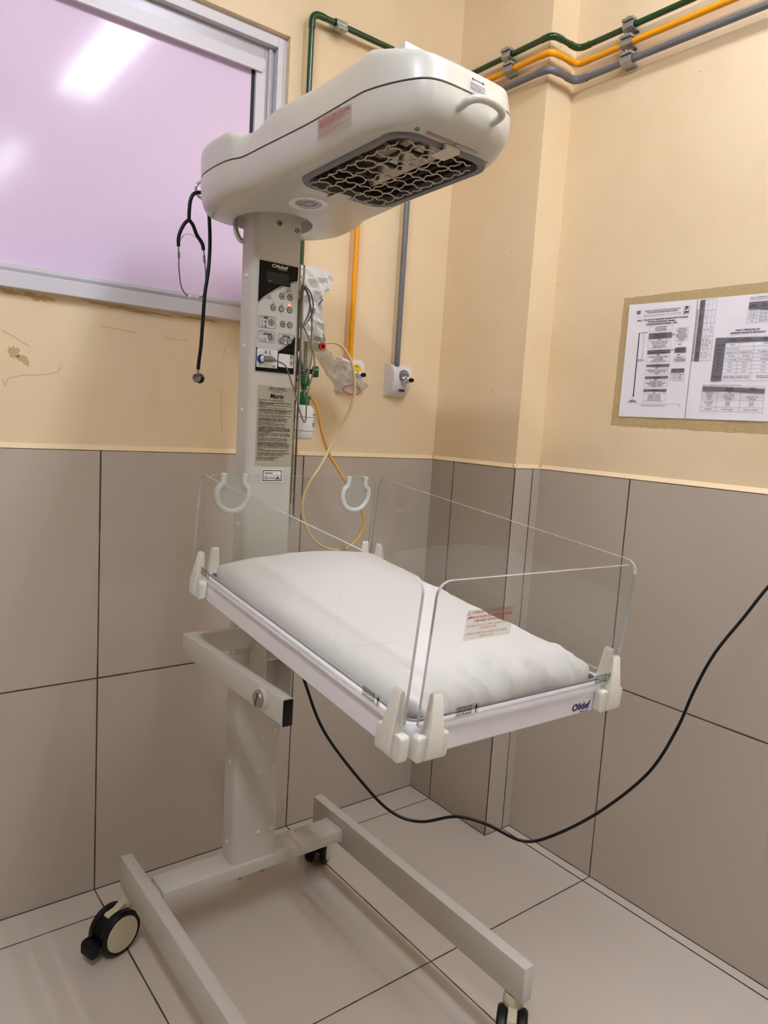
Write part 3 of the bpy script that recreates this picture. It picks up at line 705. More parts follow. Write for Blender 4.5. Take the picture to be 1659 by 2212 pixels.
# casters
def caster(stem, cen, n, pedal, name='caster', R_=.0535):
    """twin-wheel caster: stem point under rail, wheel centre (xy), axle direction n, pedal side flag"""
    n = Vector((n[0], n[1], 0)).normalized(); c = Vector((cen[0], cen[1], R_)); f = Vector((stem[0]-cen[0], stem[1]-cen[1], 0))
    f = (f-n*f.dot(n)).normalized()           # towards stem
    T = frameT(c, f, (0, 0, 1))               # local x = forward, y = up, z = axle (f x up)
    ax = f.cross(Vector((0, 0, 1)))
    root = None
    bm = BM()
    # hood: curved fender between wheels
    pts = []
    for k in range(15):
        a = math.radians(62+k*13); pts.append((R_*.93*math.cos(a), R_*.93*math.sin(a)))
    for k in range(14, -1, -1):
        a = math.radians(62+k*13); pts.append((R_*.55*math.cos(a), R_*.55*math.sin(a)))
    prism(bm, pts, T, -.0125, .0125)
    root = W(name, bm, 'blackp', smooth=True)
    for sgn in (-1, 1):
        Tw = T @ Matrix.Translation((0, 0, sgn*.0225)) @ (Matrix.Identity(4) if sgn > 0 else Matrix.Rotation(PI, 4, 'X'))
        bm = BM(); lathe(bm, [(.0, -.011), (R_-.006, -.011), (R_-.001, -.008), (R_, -.002), (R_-.0005, .005), (R_-.005, .0095), (R_-.010, .0095), (R_-.010, .008), (0, .008)], 40, Tw)
        w = W('wheel', bm, 'blackr', root, True)
        bm = BM(); lathe(bm, [(R_-.0105, .0082), (R_-.012, .0102), (R_*.45, .0112), (0, .0115)], 40, Tw); W('hub_cap', bm, 'cream', root, True)
    # stem / swivel
    sp_ = Vector((stem[0], stem[1], 0))
    bm = BM(); Ts = Matrix.Translation(sp_)
    lathe(bm, [(.008, .098), (.0215, .100), (.0225, .104), (.0225, .116), (.021, .118), (.0195, .1262), (.012, .1262), (.0085, .1292), (0, .1292)], 26, Ts)
    W('swivel_collar', bm, 'cream', root, True)
    bm = BM(); q = frameT(c, f, (0, 0, 1))
    prism(bm, [(.0, .004), (.024, .030), (.046, .046), (.050, .060), (.020, .060), (.0, .050), (-.022, .048), (-.030, .030)], q, -.0095, .0095); W('fork', bm, 'cream', root, True)
    bm = BM(); cyl(bm, sp_+Vector((0, 0, .120)), sp_+Vector((0, 0, .1295)), .009, 6); W('stem_nut', bm, 'steel', root)
    if pedal:
        bm = BM(); Tq = T
        pts = rrect(-.0165, .0165, -.020, .018, .012, 5)
        prism(bm, [(-.062+p[0]*.85-.004, p[1]-.012) for p in pts], Tq, -.017, .017); prism(bm, [(-.056, -.010), (-.045, .004), (-.030, .0), (-.045, -.018)], Tq, -.010, .010)
        W('brake_pedal', bm, 'blackp', root, True)
    return root
caster((-1.108, -.238), (-1.146, -.252), (.31, -.95), True)
caster((-.5425, -.245), (-.531, -.209), (.70, -.72), False)
caster((-.5425, -.992), (-.566, -1.012), (.62, -.78), False)
caster((-1.106, -.992), (-1.14, -1.01), (.62, -.78), True)

# column
CX0, CX1, CY0, CY1 = -.8868, -.7641, -.3494, -.2880
def leanx(z): return LEAN*(z-.137)
bm = BM()
ptsc = rrect(CX0, CX1, CY0, CY1, .016, 6, radii=(.004, .004, .016, .006))
zs = [.1778, .9, 1.8]
rings = []
for z in zs: rings.append([bm.verts.new((p[0]+leanx(z), p[1], z)) for p in ptsc])
for A, B in zip(rings, rings[1:]):
    for i in range(len(A)): bm.faces.new((A[i], A[(i+1) % len(A)], B[(i+1) % len(A)], B[i]))
bm.faces.new(rings[0]); bm.faces.new(rings[-1])
colm = W('column', bm, 'ivory', smooth=True)
# mounting screws hidden below white plugs
def plug(x, y, z, d, r=.0042, m='cap', h=.0026):
    T = frameT((x, y, z), (1, 0, 0), (0, 0, 1)) if d == 'f' else frameT((x, y, z), (0, -1, 0), (0, 0, 1))
    bm = BM(); lathe(bm, [(r, -.001), (r, h*.4), (r*.75, h*.85), (0, h)], 16, T); W('screw_cap', bm, m, colm, True)
for x, z in ((-.8165, .5065), (-.7795, .517), (-.8165, .415), (-.7795, .4175), (-.8165, .2495), (-.7795, .252), (-.8165, .598)): plug(x+leanx(z), CY0, z, 'f', .005)
for z in (1.631, 1.472, 1.322, .445, .231, 1.05): plug(CX0+leanx(z), -.3165, z, 'l', .005)
for x, z in ((-.8305, 1.7545), (-.7835, 1.7475)):
    bm = BM(); T = frameT((x, CY0, z), (1, 0, 0), (0, 0, 1)); lathe(bm, [(.0055, -.001), (.0055, .0035), (.0035, .0035), (.003, .001), (0, .001)], 16, T); W('socket_screw', bm, 'steel', colm, True)
# side rail loop (right side of the column) and chrome push handle (left rear)
def loop(zt, zb, x, y, w, r):
    return smooth_path([(x, y, zt-w), (x+.0005, y, zt-.002), (x+w/2, y, zt), (x+w, y, zt-.003), (x+w, y, zt-w), (x+w+leanx(zb)-leanx(zt), y, zb+w), (x+w-.001, y, zb+.002), (x+w/2, y, zb), (x+.0015, y, zb+.003), (x, y, zb+w)], 4, True)
bm = BM(); tube(bm, loop(1.646, 1.070, -.7655, -.341, .011, .0028), .0030, 8, closed=True)
ar = W('accessory_rail', bm, 'chrome', smooth=True)
for z in (1.60, 1.36, 1.12):
    bm = BM(); box(bm, -.770, -.7615, -.344, -.338, z-.006, z+.006, .001); W('rail_bracket', bm, 'steel', ar)
bm = BM(); box(bm, -.7632, -.7585, -.3385, -.296, 1.1, 1.64, .0008); W('side_channel', bm, 'blackp', ar)
bm = BM(); tube(bm, smooth_path([(-.905, -.272, 1.80), (-.905, -.272, 1.765), (-.904, -.274, 1.738), (-.896, -.282, 1.716), (-.884, -.296, 1.709), (-.872, -.30, 1.708)], 6), .0062, 12)
W('push_handle', bm, 'chrome', smooth=True)

# ---- control panel on the column front
TPN = frameT((-.8795, CY0-.0012, 1.415), (1, 0, 0), (0, 0, 1))
PW, PH = .1025, .2495
def PC(cx, cy):
    """membrane artwork coordinates -> metres on the panel"""
    x0, y0, x1, y1, x2, y2, x3, y3 = 445, 150, 1025, 262, 978, 1915, 412, 1862
    s, t = .5, .5
    for _ in range(12):
        X = (1-s)*(1-t)*x0+s*(1-t)*x1+s*t*x2+(1-s)*t*x3; Y = (1-s)*(1-t)*y0+s*(1-t)*y1+s*t*y2+(1-s)*t*y3
        dXs = (1-t)*(x1-x0)+t*(x2-x3); dYs = (1-t)*(y1-y0)+t*(y2-y3); dXt = (1-s)*(x3-x0)+s*(x2-x1); dYt = (1-s)*(y3-y0)+s*(y2-y1)
        D = dXs*dYt-dXt*dYs; ex, ey = cx-X, cy-Y
        s += (ex*dYt-ey*dXt)/D; t += (ey*dXs-ex*dYs)/D
    return (s*PW, (1-t)*PH)
pe = []
bm = BM(); box(bm, 0, PW, 0, PH, -.001, .0012, T=TPN); cpan = W('control_panel', bm, 'panel')
def WP(name, bm, m, label=None): return Wraw(name, bm, m, cpan, label)
bm = BM(); H1 = .0016
arc1 = [PC(*q) for q in ((432, 800), (500, 728), (560, 680), (620, 640), (700, 588), (800, 535), (860, 512), (920, 493), (1018, 470))]
flat(bm, TPN, [PC(445, 150), PC(1025, 262)]+[arc1[-1]]+arc1[::-1][1:], H1)
arc2 = [PC(*q) for q in ((728, 1562), (800, 1515), (880, 1450), (940, 1390), (996, 1318))]
WP('black_field', bm, 'pblack'); bm = BM()
flat(bm, TPN, arc2+[PC(978, 1915), PC(412, 1862), PC(415, 1805), PC(728, 1830)], H1)
flat(bm, TPN, [PC(420, 1500), PC(438, 1500), PC(425, 1862), PC(412, 1862)], H1)
for A_, off in ((arc1, -.0026), (arc2, .0026)):
    for a, b in zip(A_, A_[1:]): seg2(bm, TPN, (a[0], a[1]+off), (b[0], b[1]+off), .0009, H1)
WP('black_field', bm, 'pblack')
bm = BM()
for pts, r in ((((430, 1512), (735, 1545), (728, 1828), (425, 1800)), .004), (((748, 1590), (975, 1612), (965, 1818), (745, 1800)), .003)):
    q = [PC(*p) for p in pts]; xs = [p[0] for p in q]; ys = [p[1] for p in q]
    bm = BM(); flat(bm, TPN, rrect(min(xs), max(xs), (q[2][1]+q[3][1])/2, (q[0][1]+q[1][1])/2, r), H1+.0004); WP('white_field', bm, 'lblw')
bm = BM()
for a, b in zip(arc2, arc2[1:]): seg2(bm, TPN, a, b, .0006, H1+.0005)
WP('white_line', bm, 'lblw'); bm = BM()
for a, b in zip(arc1, arc1[1:]): seg2(bm, TPN, a, b, .0005, H1+.0005)
WP('white_line', bm, 'lblw')
bm = BM()
q = [PC(*p) for p in ((550, 320), (905, 375), (905, 548), (555, 493))]
flat(bm, TPN, [(q[0][0], q[0][1]), (q[1][0]-.004, q[0][1]), (q[1][0]-.004, q[3][1]), (q[0][0], q[3][1])], H1+.0006); WP('display', bm, 'screen')
bm = BM(); flat(bm, TPN, [(q[1][0]-.006, q[0][1]-.002), (q[1][0]+.001, q[0][1]-.002), (q[1][0]+.001, q[3][1]-.002), (q[1][0]-.006, q[3][1]-.002)], H1+.0005)
flat(bm, TPN, [(q[0][0]+.01, q[3][1]), (q[1][0], q[3][1]), (q[1][0], q[3][1]-.002), (q[0][0]+.01, q[3][1]-.002)], H1+.0005); WP('display_surround', bm, 'pblack')
bm = BM(); c_ = PC(740, 258); text(bm, TPN, 'Olidef', c_[0], c_[1], .0105, 'CENTER', .03, h=H1+.0006, width=.043); c_ = PC(790, 308); text(bm, TPN, 'M E D I C A L', c_[0], c_[1], .0028, 'CENTER', .02, h=H1+.0006, width=.021)
text(bm, TPN, 'TEC.', .0255, q[3][1]+.004, .003, 'LEFT', 0, h=H1+.0008); WP('logo', bm, 'txtw')
for (cx, cy) in ((783, 702), (905, 717), (655, 880), (778, 898), (900, 913), (632, 1108), (803, 1133), (910, 1147), (627, 1345), (797, 1388), (903, 1398)):
    p = PC(cx, cy); Tb = TPN @ Matrix.Translation((p[0], p[1], H1))
    bm = BM(); lathe(bm, [(.0074, 0), (.0074, .0006), (.0068, .0009), (.0058, .0012), (.0052, .0009), (0, .0009)], 24, Tb); b_ = W('button', bm, ['btnd', 'btn'], cpan, True)
    for f in b_.data.polygons:
        if f.center.length and (Vector(f.center)+WL-(Tb @ Vector((0, 0, .0009)))).length < .0062: f.material_index = 1
bm = BM()
def glyph(cx, cy, fn):
    p = PC(cx, cy); fn(TPN @ Matrix.Translation((p[0], p[1], H1+.0015)))
tri = lambda s, up=1: (lambda T: flat(bm, T, [(-s, -s*.6*up), (s, -s*.6*up), (0, s*.9*up)][::up]))
glyph(783, 702, tri(.0030)); glyph(905, 717, tri(.0030, -1))
for c in ((632, 1108), (627, 1345)):
    glyph(*c, lambda T: (flat(bm, T, [(-.0026, .0007), (.0026, .0007), (0, .0038)]), flat(bm, T, [(-.0026, -.0007), (.0026, -.0007), (0, -.0038)])))
glyph(655, 880, lambda T: (tri(.0022)(T), seg2(bm, T, (-.0028, -.0026), (.0028, -.0026), .0006)))
glyph(778, 898, lambda T: outline(bm, T, rrect(-.0016, .0016, -.0026, .0026, .0014), .0005)); glyph(900, 913, lambda T: outline(bm, T, rrect(-.0022, .0022, -.0022, .0022, .0021), .0007))
glyph(803, 1133, lambda T: flat(bm, T, rrect(-.0026, .0026, -.0014, .0014, .0008))); glyph(910, 1147, lambda T: outline(bm, T, rrect(-.0015, .0015, -.0015, .0015, .0014), .0006))
glyph(797, 1388, lambda T: outline(bm, T, rrect(-.0011, .0011, -.0026, .0026, .001), .0005)); glyph(903, 1398, lambda T: outline(bm, T, rrect(-.002, .002, -.0013, .0013, .001), .0006))
for (cx, cy) in ((910, 620), (657, 805), (782, 825), (495, 1030), (495, 1093), (493, 1153), (489, 1279), (487, 1372)):
    glyph(cx, cy, lambda T: outline(bm, T, rrect(-.0016, .0016, -.0019, .0019, .0016, 4), .0006))
for k in range(3):
    glyph(858+k*14, 612, lambda T: [seg2(bm, T, a, b, .0006) for a, b in zip([(0, -.003), (.0008, -.0015), (0, 0), (.0008, .0015), (0, .003)], [(.0008, -.0015), (0, 0), (.0008, .0015), (0, .003), (.0008, .0042)])])
glyph(870, 637, lambda T: seg2(bm, T, (-.004, 0), (.003, 0), .0007))
glyph(590, 722, lambda T: outline(bm, T, [(-.0042, -.0032), (.0042, -.0032), (-.0002, .0038)], .0008)); glyph(606, 712, lambda T: seg2(bm, T, (-.001, .004), (.003, -.003), .0006))
for pts in (((450, 1000), (690, 1035), (690, 1212), (450, 1180)), ((445, 1238), (688, 1262), (685, 1428), (445, 1405)), ((738, 1278), (966, 1305), (960, 1462), (735, 1440))):
    q = [PC(*p) for p in pts]; outline(bm, TPN, rrect((q[0][0]+q[3][0])/2, (q[1][0]+q[2][0])/2, (q[2][1]+q[3][1])/2, (q[0][1]+q[1][1])/2, .004), .0007, H1+.0009)
for s, cx, cy, sz, al in (('PRÉ', 548, 1042, .0068, 'CENTER'), ('APGAR', 575, 1292, .0066, 'CENTER'), ('APGAR', 852, 1327, .0066, 'CENTER'), ('T1', 475, 1778, .0064, 'CENTER'), ('T2', 675, 1798, .0064, 'CENTER')):
    p = PC(cx, cy); text(bm, TPN, s, p[0], p[1], sz, al, .03, h=H1+.0010, shear=.15 if s[0] != 'T' else 0)
for cx, cy in ((543, 1100), (543, 1165), (556, 1570)):
    glyph(cx, cy, lambda T: (flat(bm, T, rrect(-.0012, .0012, .0005, .0030, .0011)), flat(bm, T, [(-.003, -.0016), (.003, -.0016), (.001, .0004), (-.001, .0004)]), seg2(bm, T, (-.0024, -.0034), (.0024, -.0034), .0008)))
glyph(536, 1380, lambda T: (outline(bm, T, rrect(-.0026, .0026, -.003, .003, .0026, 5), .0007), seg2(bm, T, (0, 0), (.0014, .0014), .0006)))
glyph(616, 1580, lambda T: (flat(bm, T, rrect(-.0013, .0013, -.0042, -.0016, .0012)), seg2(bm, T, (0, -.002), (0, .0048), .0012)))
for cy in (1650, 1745):
    glyph(938, cy, lambda T: (seg2(bm, T, (-.0032, .0052), (.0032, .0052), .0009), seg2(bm, T, (-.0032, -.0052), (.0032, -.0052), .0009), seg2(bm, T, (-.0026, -.004), (-.0026, .004), .0012), seg2(bm, T, (.0006, -.004), (.0006, .004), .001), seg2(bm, T, (-.0026, .001), (.003, .001), .0012), seg2(bm, T, (.003, -.003), (.003, .003), .001)))
WP('panel_print', bm, 'txt')
p = PC(897, 838); bm = BM(); lathe(bm, [(.0026, 0), (.0026, .0008), (.0016, .0014), (0, .0016)], 14, TPN @ Matrix.Translation((p[0], p[1], H1))); W('power_led', bm, 'led', cpan, True, 'lit red indicator')
bm = BM(); text(bm, TPN, '2', *PC(585, 610), .006, 'CENTER', .02, h=H1+.0008); WP('dim_digit', bm, 'txtr')
bm = BM(); p = PC(488, 1680); lathe(bm, [(.0100, 0), (.0100, .006), (.0085, .008), (0, .008)], 26, TPN @ Matrix.Translation((p[0], p[1], H1))); W('socket_ring', bm, 'blue', cpan, True, 'blue sensor socket')
p2 = PC(655, 1765); bm = BM(); lathe(bm, [(.0075, 0), (.0075, .003), (.0055, .003), (.0055, .001), (0, .001)], 22, TPN @ Matrix.Translation((p2[0]-.006, p2[1]+.012, H1))); W('spare_socket', bm, 'btn', cpan, True)

# instruction label below the panel
TL = frameT((-.8695, CY0-.0008, 1.194), (1, 0, 0), (0, 0, 1))
LW, LH = .0985, .1885
bm = BM(); prism(bm, rrect(0, LW, 0, LH, .002), TL, -.0005, .0004); ilab = W('instruction_label', bm, 'lbls')
bm = BM(); lines = []
text(bm, TL, 'BERÇO AQUECIDO', LW*.52, .1835, .0052, 'CENTER', .02, h=.0008, width=.042); text(bm, TL, 'INFANT RADIANT WARMER', LW*.53, .1790, .0036, 'CENTER', 0, h=.0008, width=.050); text(bm, TL, 'CUNA TÉRMICA', LW*.53, .1752, .0036, 'CENTER', 0, h=.0008, width=.028)
text(bm, TL, 'Matrix', LW*.51, .1650, .0155, 'CENTER', .025, h=.0008, shear=.22, width=.038)
outline(bm, TL, [(.0035, .1532), (.0075, .1532), (.0055, .1572)], .0006, .0008); text(bm, TL, 'ATENÇÃO / ATTENTION / ATENCIÓN', .0085, .1548, .0040, 'LEFT', .01, h=.0008, width=.062, shear=.15)
body = [('ANTES DE COLOCAR O BERÇO EM FUNCIONAMENTO CONSULTE', 1, .96), ('O MANUAL DE INSTRUÇÕES', 1, .42), ('BEFORE USING THE INFANT WARMER READ THE INSTRUCTIONS MANUAL', 0, .98), ('CAREFULLY', 0, .25), ('ANTES DE UTILIZAR LA CUNA LEA EL MANUAL DE INSTRUCCIONES', 0, .8), ('', 0, 0),
('LIGUE O BERÇO EM ATENÇÃO À TEMPERATURA INDICADA, AGUARDE', 1, 1.), ('A ESTABILIZAÇÃO ANTES DE COLOCAR O RECÉM-NASCIDO', 1, .85), ('TURN ON THE WARMER, WAIT FOR THE STABLE TEMPERATURE BEFORE', 0, .96), ('PLACING THE NEWBORN', 0, .8), ('', 0, 0), ('ENCIENDA LA CUNA Y ESPERE LA TEMPERATURA INDICADA ANTES', 0, .98), ('DE COLOCAR EL RECIÉN NACIDO', 0, .76), ('', 0, 0),
('EVITE A PROXIMIDADE DE FONTES DE CALOR E MANTENHA A', 1, .9), ('TEMPERATURA AMBIENTE DE OPERAÇÃO ENTRE 20 E 30ºC', 1, .82), ('AVOID THE USE NEAR HEAT SOURCES AND KEEP THE AMBIENT', 0, .88), ('TEMPERATURE BETWEEN 20 AND 30ºC', 0, .5), ('EVITE LA PROXIMIDAD DE FUENTES DE CALOR', 0, .82), ('TEMPERATURA AMBIENTE ENTRE 20 Y 30ºC', 0, .78), ('', 0, 0),
('NÃO UTILIZAR FONTES DE IGNIÇÃO, ÉTER, ÁLCOOL OU', 1, .82), ('INFLAMÁVEIS NO INTERIOR OU PRÓXIMO AO BERÇO. GASES', 1, .95), ('ANESTÉSICOS, O2 OU MATERIAIS QUE POSSAM CAUSAR FOGO', 1, .98), ('DEVEM SER EVITADOS MESMO EM PEQUENA QUANTIDADE', 1, .97), ('SOB RISCO DE INCÊNDIO', 1, .4), ('DO NOT USE IGNITION SOURCES, ETHER, ALCOHOL OR OTHER', 0, .92), ('FLAMMABLE MATERIALS INSIDE OR NEAR THE WARMER', 0, .97), ('RISK OF FIRE', 0, .96), ('AVOID SPARKS', 0, .2), ('NO UTILIZAR FUENTES DE IGNICIÓN, ÉTER, ALCOHOL', 0, .88), ('INFLAMABLES EN EL INTERIOR DE LA CUNA TÉRMICA', 0, .93), ('RIESGO DE INCENDIO', 0, .88), ('', 0, 0),
('CASO HAJA ADMINISTRAÇÃO DE OXIGÊNIO MONITORE A', 1, .88), ('CONCENTRAÇÃO COM ANALISADOR DE O2 DURANTE TODO O', 1, .95), ('PERÍODO DE ADMINISTRAÇÃO AO RECÉM-NASCIDO', 1, .97), ('WHEN OXYGEN IS ADMINISTERED MONITOR THE CONCENTRATION', 0, .98), ('WITH AN OXYGEN ANALYZER', 0, .96), ('CONTINUOUSLY', 0, .17), ('SI SE ADMINISTRA OXÍGENO CONTROLE LA CONCENTRACIÓN', 0, .95), ('CON ANALIZADOR DE OXÍGENO', 0, .85), ('', 0, 0),
('PARA LIMPEZA E ASSEPSIA, CONSULTE O MANUAL DE INSTRUÇÕES', 1, .98), ('FOR CLEANING AND ASEPSIS, SEE THE MANUAL OF INSTRUCTIONS', 0, .83), ('PARA LIMPIEZA Y ASEPSIA, VEA EL MANUAL DE INSTRUCCIONES', 0, .77), ('', 0, 0), ('PROTEGER OS OLHOS DO RECÉM-NASCIDO', 1, .64), ('PROTECT THE EYES OF THE NEWBORN', 0, .5), ('PROTEGER LOS OJOS DEL RECIÉN NACIDO', 0, .55)]
y = .1492
for s, b, w in body:
    if s: text(bm, TL, s, .0035, y, .0031, 'LEFT', .035 if b else .01, h=.0008, width=w*(LW-.0085))
    y -= .00298 if s else .0016
Wraw('lettering', bm, 'txt', ilab)
# small certification sticker
TC = frameT((-.8505, CY0-.0008, 1.1535), (1, 0, 0), (0, 0, 1))
bm = BM(); prism(bm, rrect(0, .0565, 0, .0325, .003), TC, -.0005, .0004); cs = W('certification_sticker', bm, 'lblw')
bm = BM(); outline(bm, TC, [(.0035, .0045), (.053, .0045), (.053, .0285), (.0035, .0285)], .0018, .0008)
text(bm, TC, 'Segurança', .008, .0225, .0052, 'LEFT', .03, h=.0008); text(bm, TC, 'Compulsório', .0165, .0105, .0040, 'LEFT', .02, h=.0008); outline(bm, TC, [(.009, .0085), (.0135, .0085), (.0135, .014), (.009, .014)], .0012, .0008)
text(bm, TC, 'OCP', .0425, .0165, .0030, 'CENTER', .03, h=.0008); flat(bm, TC, [(.0385, .0095), (.0485, .0095), (.0435, .0140)], .0008); seg2(bm, TC, (.037, .0078), (.050, .0078), .0014, .0008)
Wraw('lettering', bm, 'txt', cs)

# ---- support bracket under the tray
bm = BM()
bx0, bx1 = -1.035, -1.035+.0207
box(bm, bx0, bx1, -.808, -.350, .756, .806, .0015); box(bm, -.826*2-bx1, -.826*2-bx0, -.808, -.350, .756, .806, .0015)
box(bm, bx0+.0003, -.826*2-bx0-.0003, -.3745, -.3502, .7561, .8059, .0015)
sb_ = W('support_bracket', bm, 'ivory', smooth=True)
for x0 in (bx0, -.826*2-bx1):
    bm = BM(); box(bm, x0+.0004, x0+.0203, -.8125, -.8075, .7545, .8045, .0022); W('bracket_end_cap', bm, 'blackp', sb_, True, 'black end cap')
Tk = frameT((bx0, -.735, .784), (0, -1, 0), (0, 0, 1))
bm = BM(); lathe(bm, [(.0200, 0), (.0200, .006), (.0190, .0075), (0, .0075)], 34, Tk); kb = W('pivot_boss', bm, 'ivory', sb_, True)
bm = BM(); lathe(bm, [(.0165, .0072), (.0165, .0125), (.0150, .0145), (0, .0145)], 34, Tk); W('pivot_screw', bm, 'satin', sb_, True)
bm = BM(); box(bm, -.0012, .0012, -.0152, .0152, .0142, .0149, T=Tk @ Matrix.Rotation(-.35, 4, 'Z')); W('screw_slot', bm, 'blackp', sb_)
# tilt plates hanging between tray and column
bm = BM()
for xp in (-.789, -.862):
    Tq = frameT((xp, 0, 0), (0, 1, 0), (0, 0, 1))
    prism(bm, [(-.3494, .800), (-.433, .775), (-.4305, .640), (-.3494, .640)], Tq, -.0022, .0022)
box(bm, -.8625, -.7885, -.4445, -.3494, .742, .7462)
box(bm, -.905, -.747, -.3545, -.349, .735, .86, .001)
W('tilt_bracket', bm, 'ivory', sb_)
bm = BM(); T = frameT((-.8295, -.3545, .757), (1, 0, 0), (0, 0, 1)); lathe(bm, [(.006, 0), (.006, .003), (.0035, .003), (.003, .0012), (0, .0012)], 16, T); W('bracket_screw', bm, 'steel', sb_, True)
bm = BM(); T = frameT((-.802, -.3545, .7375), (1, 0, 0), (0, 0, 1)); lathe(bm, [(.0085, 0), (.0085, .0012), (0, .0012)], 20, T); W('round_sticker', bm, 'olive', sb_)
# bracket linking U frame to tray
bm = BM(); box(bm, -.96, -.69, -.80, -.46, .822, .836, .002)
for v in bm.verts: v.co.z += (v.co.y+.63)*.0948+.034
W('tray_carrier', bm, 'ivory', sb_)

# ---- tray, panels, clips in the tilted tray frame
ax, ay, az = .0945, .0141, -.0195
TR = Matrix.Translation((-.826, -.8209, .9322)) @ Matrix.Rotation(az, 4, 'Z') @ Matrix.Rotation(ax, 4, 'X') @ Matrix.Rotation(ay, 4, 'Y')
# local: x = right, y = away from viewer (rear +), z = up.  half size
HU, HW, RZ = .2262, .3696, .052
bm = BM()
o_ = rrect(-HU, HU, -HW, HW, .030, 8)
def off(pts, d):
    n = len(pts); out = []
    for i in range(n):
        a, b = Vector(pts[i-1]), Vector(pts[(i+1) % n]); t = (b-a).normalized(); out.append((pts[i][0]-t.y*d*1., pts[i][1]+t.x*d*1.))
    return out
prof = [(.010, -RZ), (.003, -RZ+.0015), (.0, -RZ+.005), (0, -.014), (.0012, -.006), (.005, -.001), (.010, 0), (.0125, -.002), (.0135, -.010), (.0142, -.022)]
rg = [[bm.verts.new(TR @ Vector((p[0], p[1], z))) for p in off(o_, d)] for d, z in prof]
for A, B in zip(rg, rg[1:]):
    for i in range(len(A)): bm.faces.new((A[i], A[(i+1) % len(A)], B[(i+1) % len(A)], B[i]))
bm.faces.new(rg[0]); bm.faces.new(rg[-1])
tray = W('bed_tray', bm, 'tray', smooth=True)
bm = BM()   # inner aluminium bead / channel around the mattress
i1 = off(o_, .0150); i2 = off(o_, .0185)
r1 = [[bm.verts.new(TR @ Vector((p[0], p[1], z))) for p in q] for q, z in ((i1, -.02), (i1, .0005), (i2, .0005), (i2, -.02))]
for A, B in zip(r1, r1[1:]):
    for i in range(len(A)): bm.faces.new((A[i], A[(i+1) % len(A)], B[(i+1) % len(A)], B[i]))
W('inner_bead', bm, 'frame2', tray, True)
TLG = TR @ frameT((.1285, -HW-.0003, -.043), (1, 0, 0), (0, 0, 1))
bm = BM(); text(bm, TLG, 'Olidef', .0, .0075, .0175, 'LEFT', .03, h=.0004, width=.046); text(bm, TLG, 'MEDICAL', .023, -.0022, .0042, 'LEFT', .02, h=.0004, width=.0215)
Wraw('logo', bm, 'txtn', tray)

PHT = .2126; TH = .005
def panel(axis, pos, a0, a1, name='side_panel', r=.022):
    """acrylic wall: axis 'x' -> plane x=pos, spans y a0..a1"""
    if axis == 'x': T = TR @ frameT((pos, 0, 0), (0, 1, 0), (0, 0, 1))
    else: T = TR @ frameT((0, pos, 0), (1, 0, 0), (0, 0, 1))
    bm = BM(); prism(bm, rrect(a0, a1, .004, PHT, r, 8, radii=(r, r, .004, .004)), T, -TH/2, TH/2, 0, 1)
    o = W(name, bm, ['acr', 'acre'], smooth=False)
    return o, T
pl, TPL = panel('x', -.2346, -.3689, .3826)
pr, TPR = panel('x', .2347, -.3689, .3826)
pf, TPF = panel('y', -.3778, -.2184, .2184)
pb, TPB = panel('y', .3774, -.2210, .2210)
for o in (pl, pr, pf, pb): pass
# warning print on the front panel
Tw = TPF @ Matrix.Translation((-.1605, .1235, TH/2+.0004))
bm = BM(); flat(bm, Tw, [(0, 0), (.092, 0), (.092, .044), (0, .044)]); wl = Wraw('warning_label', bm, 'lblc', pf)
bm = BM()
outline(bm, Tw, [(.0015, .0375), (.0075, .0375), (.0045, .0428)], .0006, .0003); text(bm, Tw, 'ATENÇÃO', .010, .0400, .0056, 'LEFT', .02, h=.0003, width=.024, shear=.12); text(bm, Tw, '/ ATTENTION / ATENCIÓN', .0345, .0400, .0048, 'LEFT', 0, h=.0003, width=.052, shear=.2)
text(bm, Tw, 'LIMPAR AS PARTES DE ACRÍLICO SOMENTE', .0455, .0330, .0054, 'CENTER', .025, h=.0003, width=.088); text(bm, Tw, 'COM SABÃO NEUTRO E ÁGUA.', .0455, .0275, .0054, 'CENTER', .025, h=.0003, width=.060)
text(bm, Tw, 'TO CLEAN THE ACRYLIC PARTS USE ONLY NEUTRAL', .0450, .0205, .0046, 'CENTER', 0, h=.0003, width=.085, shear=.15); text(bm, Tw, 'SOAP AND WATER.', .0450, .0160, .0046, 'CENTER', 0, h=.0003, width=.032, shear=.15)
text(bm, Tw, 'LIMPIAR LAS PARTES DE ACRÍLICO SOLO JABÓN', .0430, .0090, .0046, 'CENTER', 0, h=.0003, width=.080, shear=.15); text(bm, Tw, 'NEUTRO Y AGUA.', .0450, .0045, .0046, 'CENTER', 0, h=.0003, width=.028, shear=.15)
Wraw('warning_print', bm, 'txtr', pf)
# unlock labels in the panel corners
def unlock(T, x, par, flip=1):
    T = T @ Matrix.Translation((x, .0065, flip*(TH/2+.0004)))
    bm = BM(); flat(bm, T, [(0, 0), (.046, 0), (.046, .017), (0, .017)]); u_ = Wraw('unlock_label', bm, 'lblc', par)
    bm = BM()
    for s, y in (('DESTRAVAR', .0138), ('UNLOCK', .0088), ('DESTRABAR', .0040)): text(bm, T, s, .002, y, .0052, 'LEFT', .02, h=.0003*flip, width=.030)
    seg2(bm, T, (.040, .002), (.040, .011), .0018, .0003*flip); flat(bm, T, [(.037, .010), (.043, .010), (.040, .016)], .0003*flip)
    Wraw('unlock_print', bm, 'txt', par)
unlock(TPF, -.153, pf); unlock(TPF, .160, pf); unlock(TPL @ Matrix.Rotation(PI, 4, 'Y'), .270, pl); unlock(TPL @ Matrix.Rotation(PI, 4, 'Y'), -.335, pl)

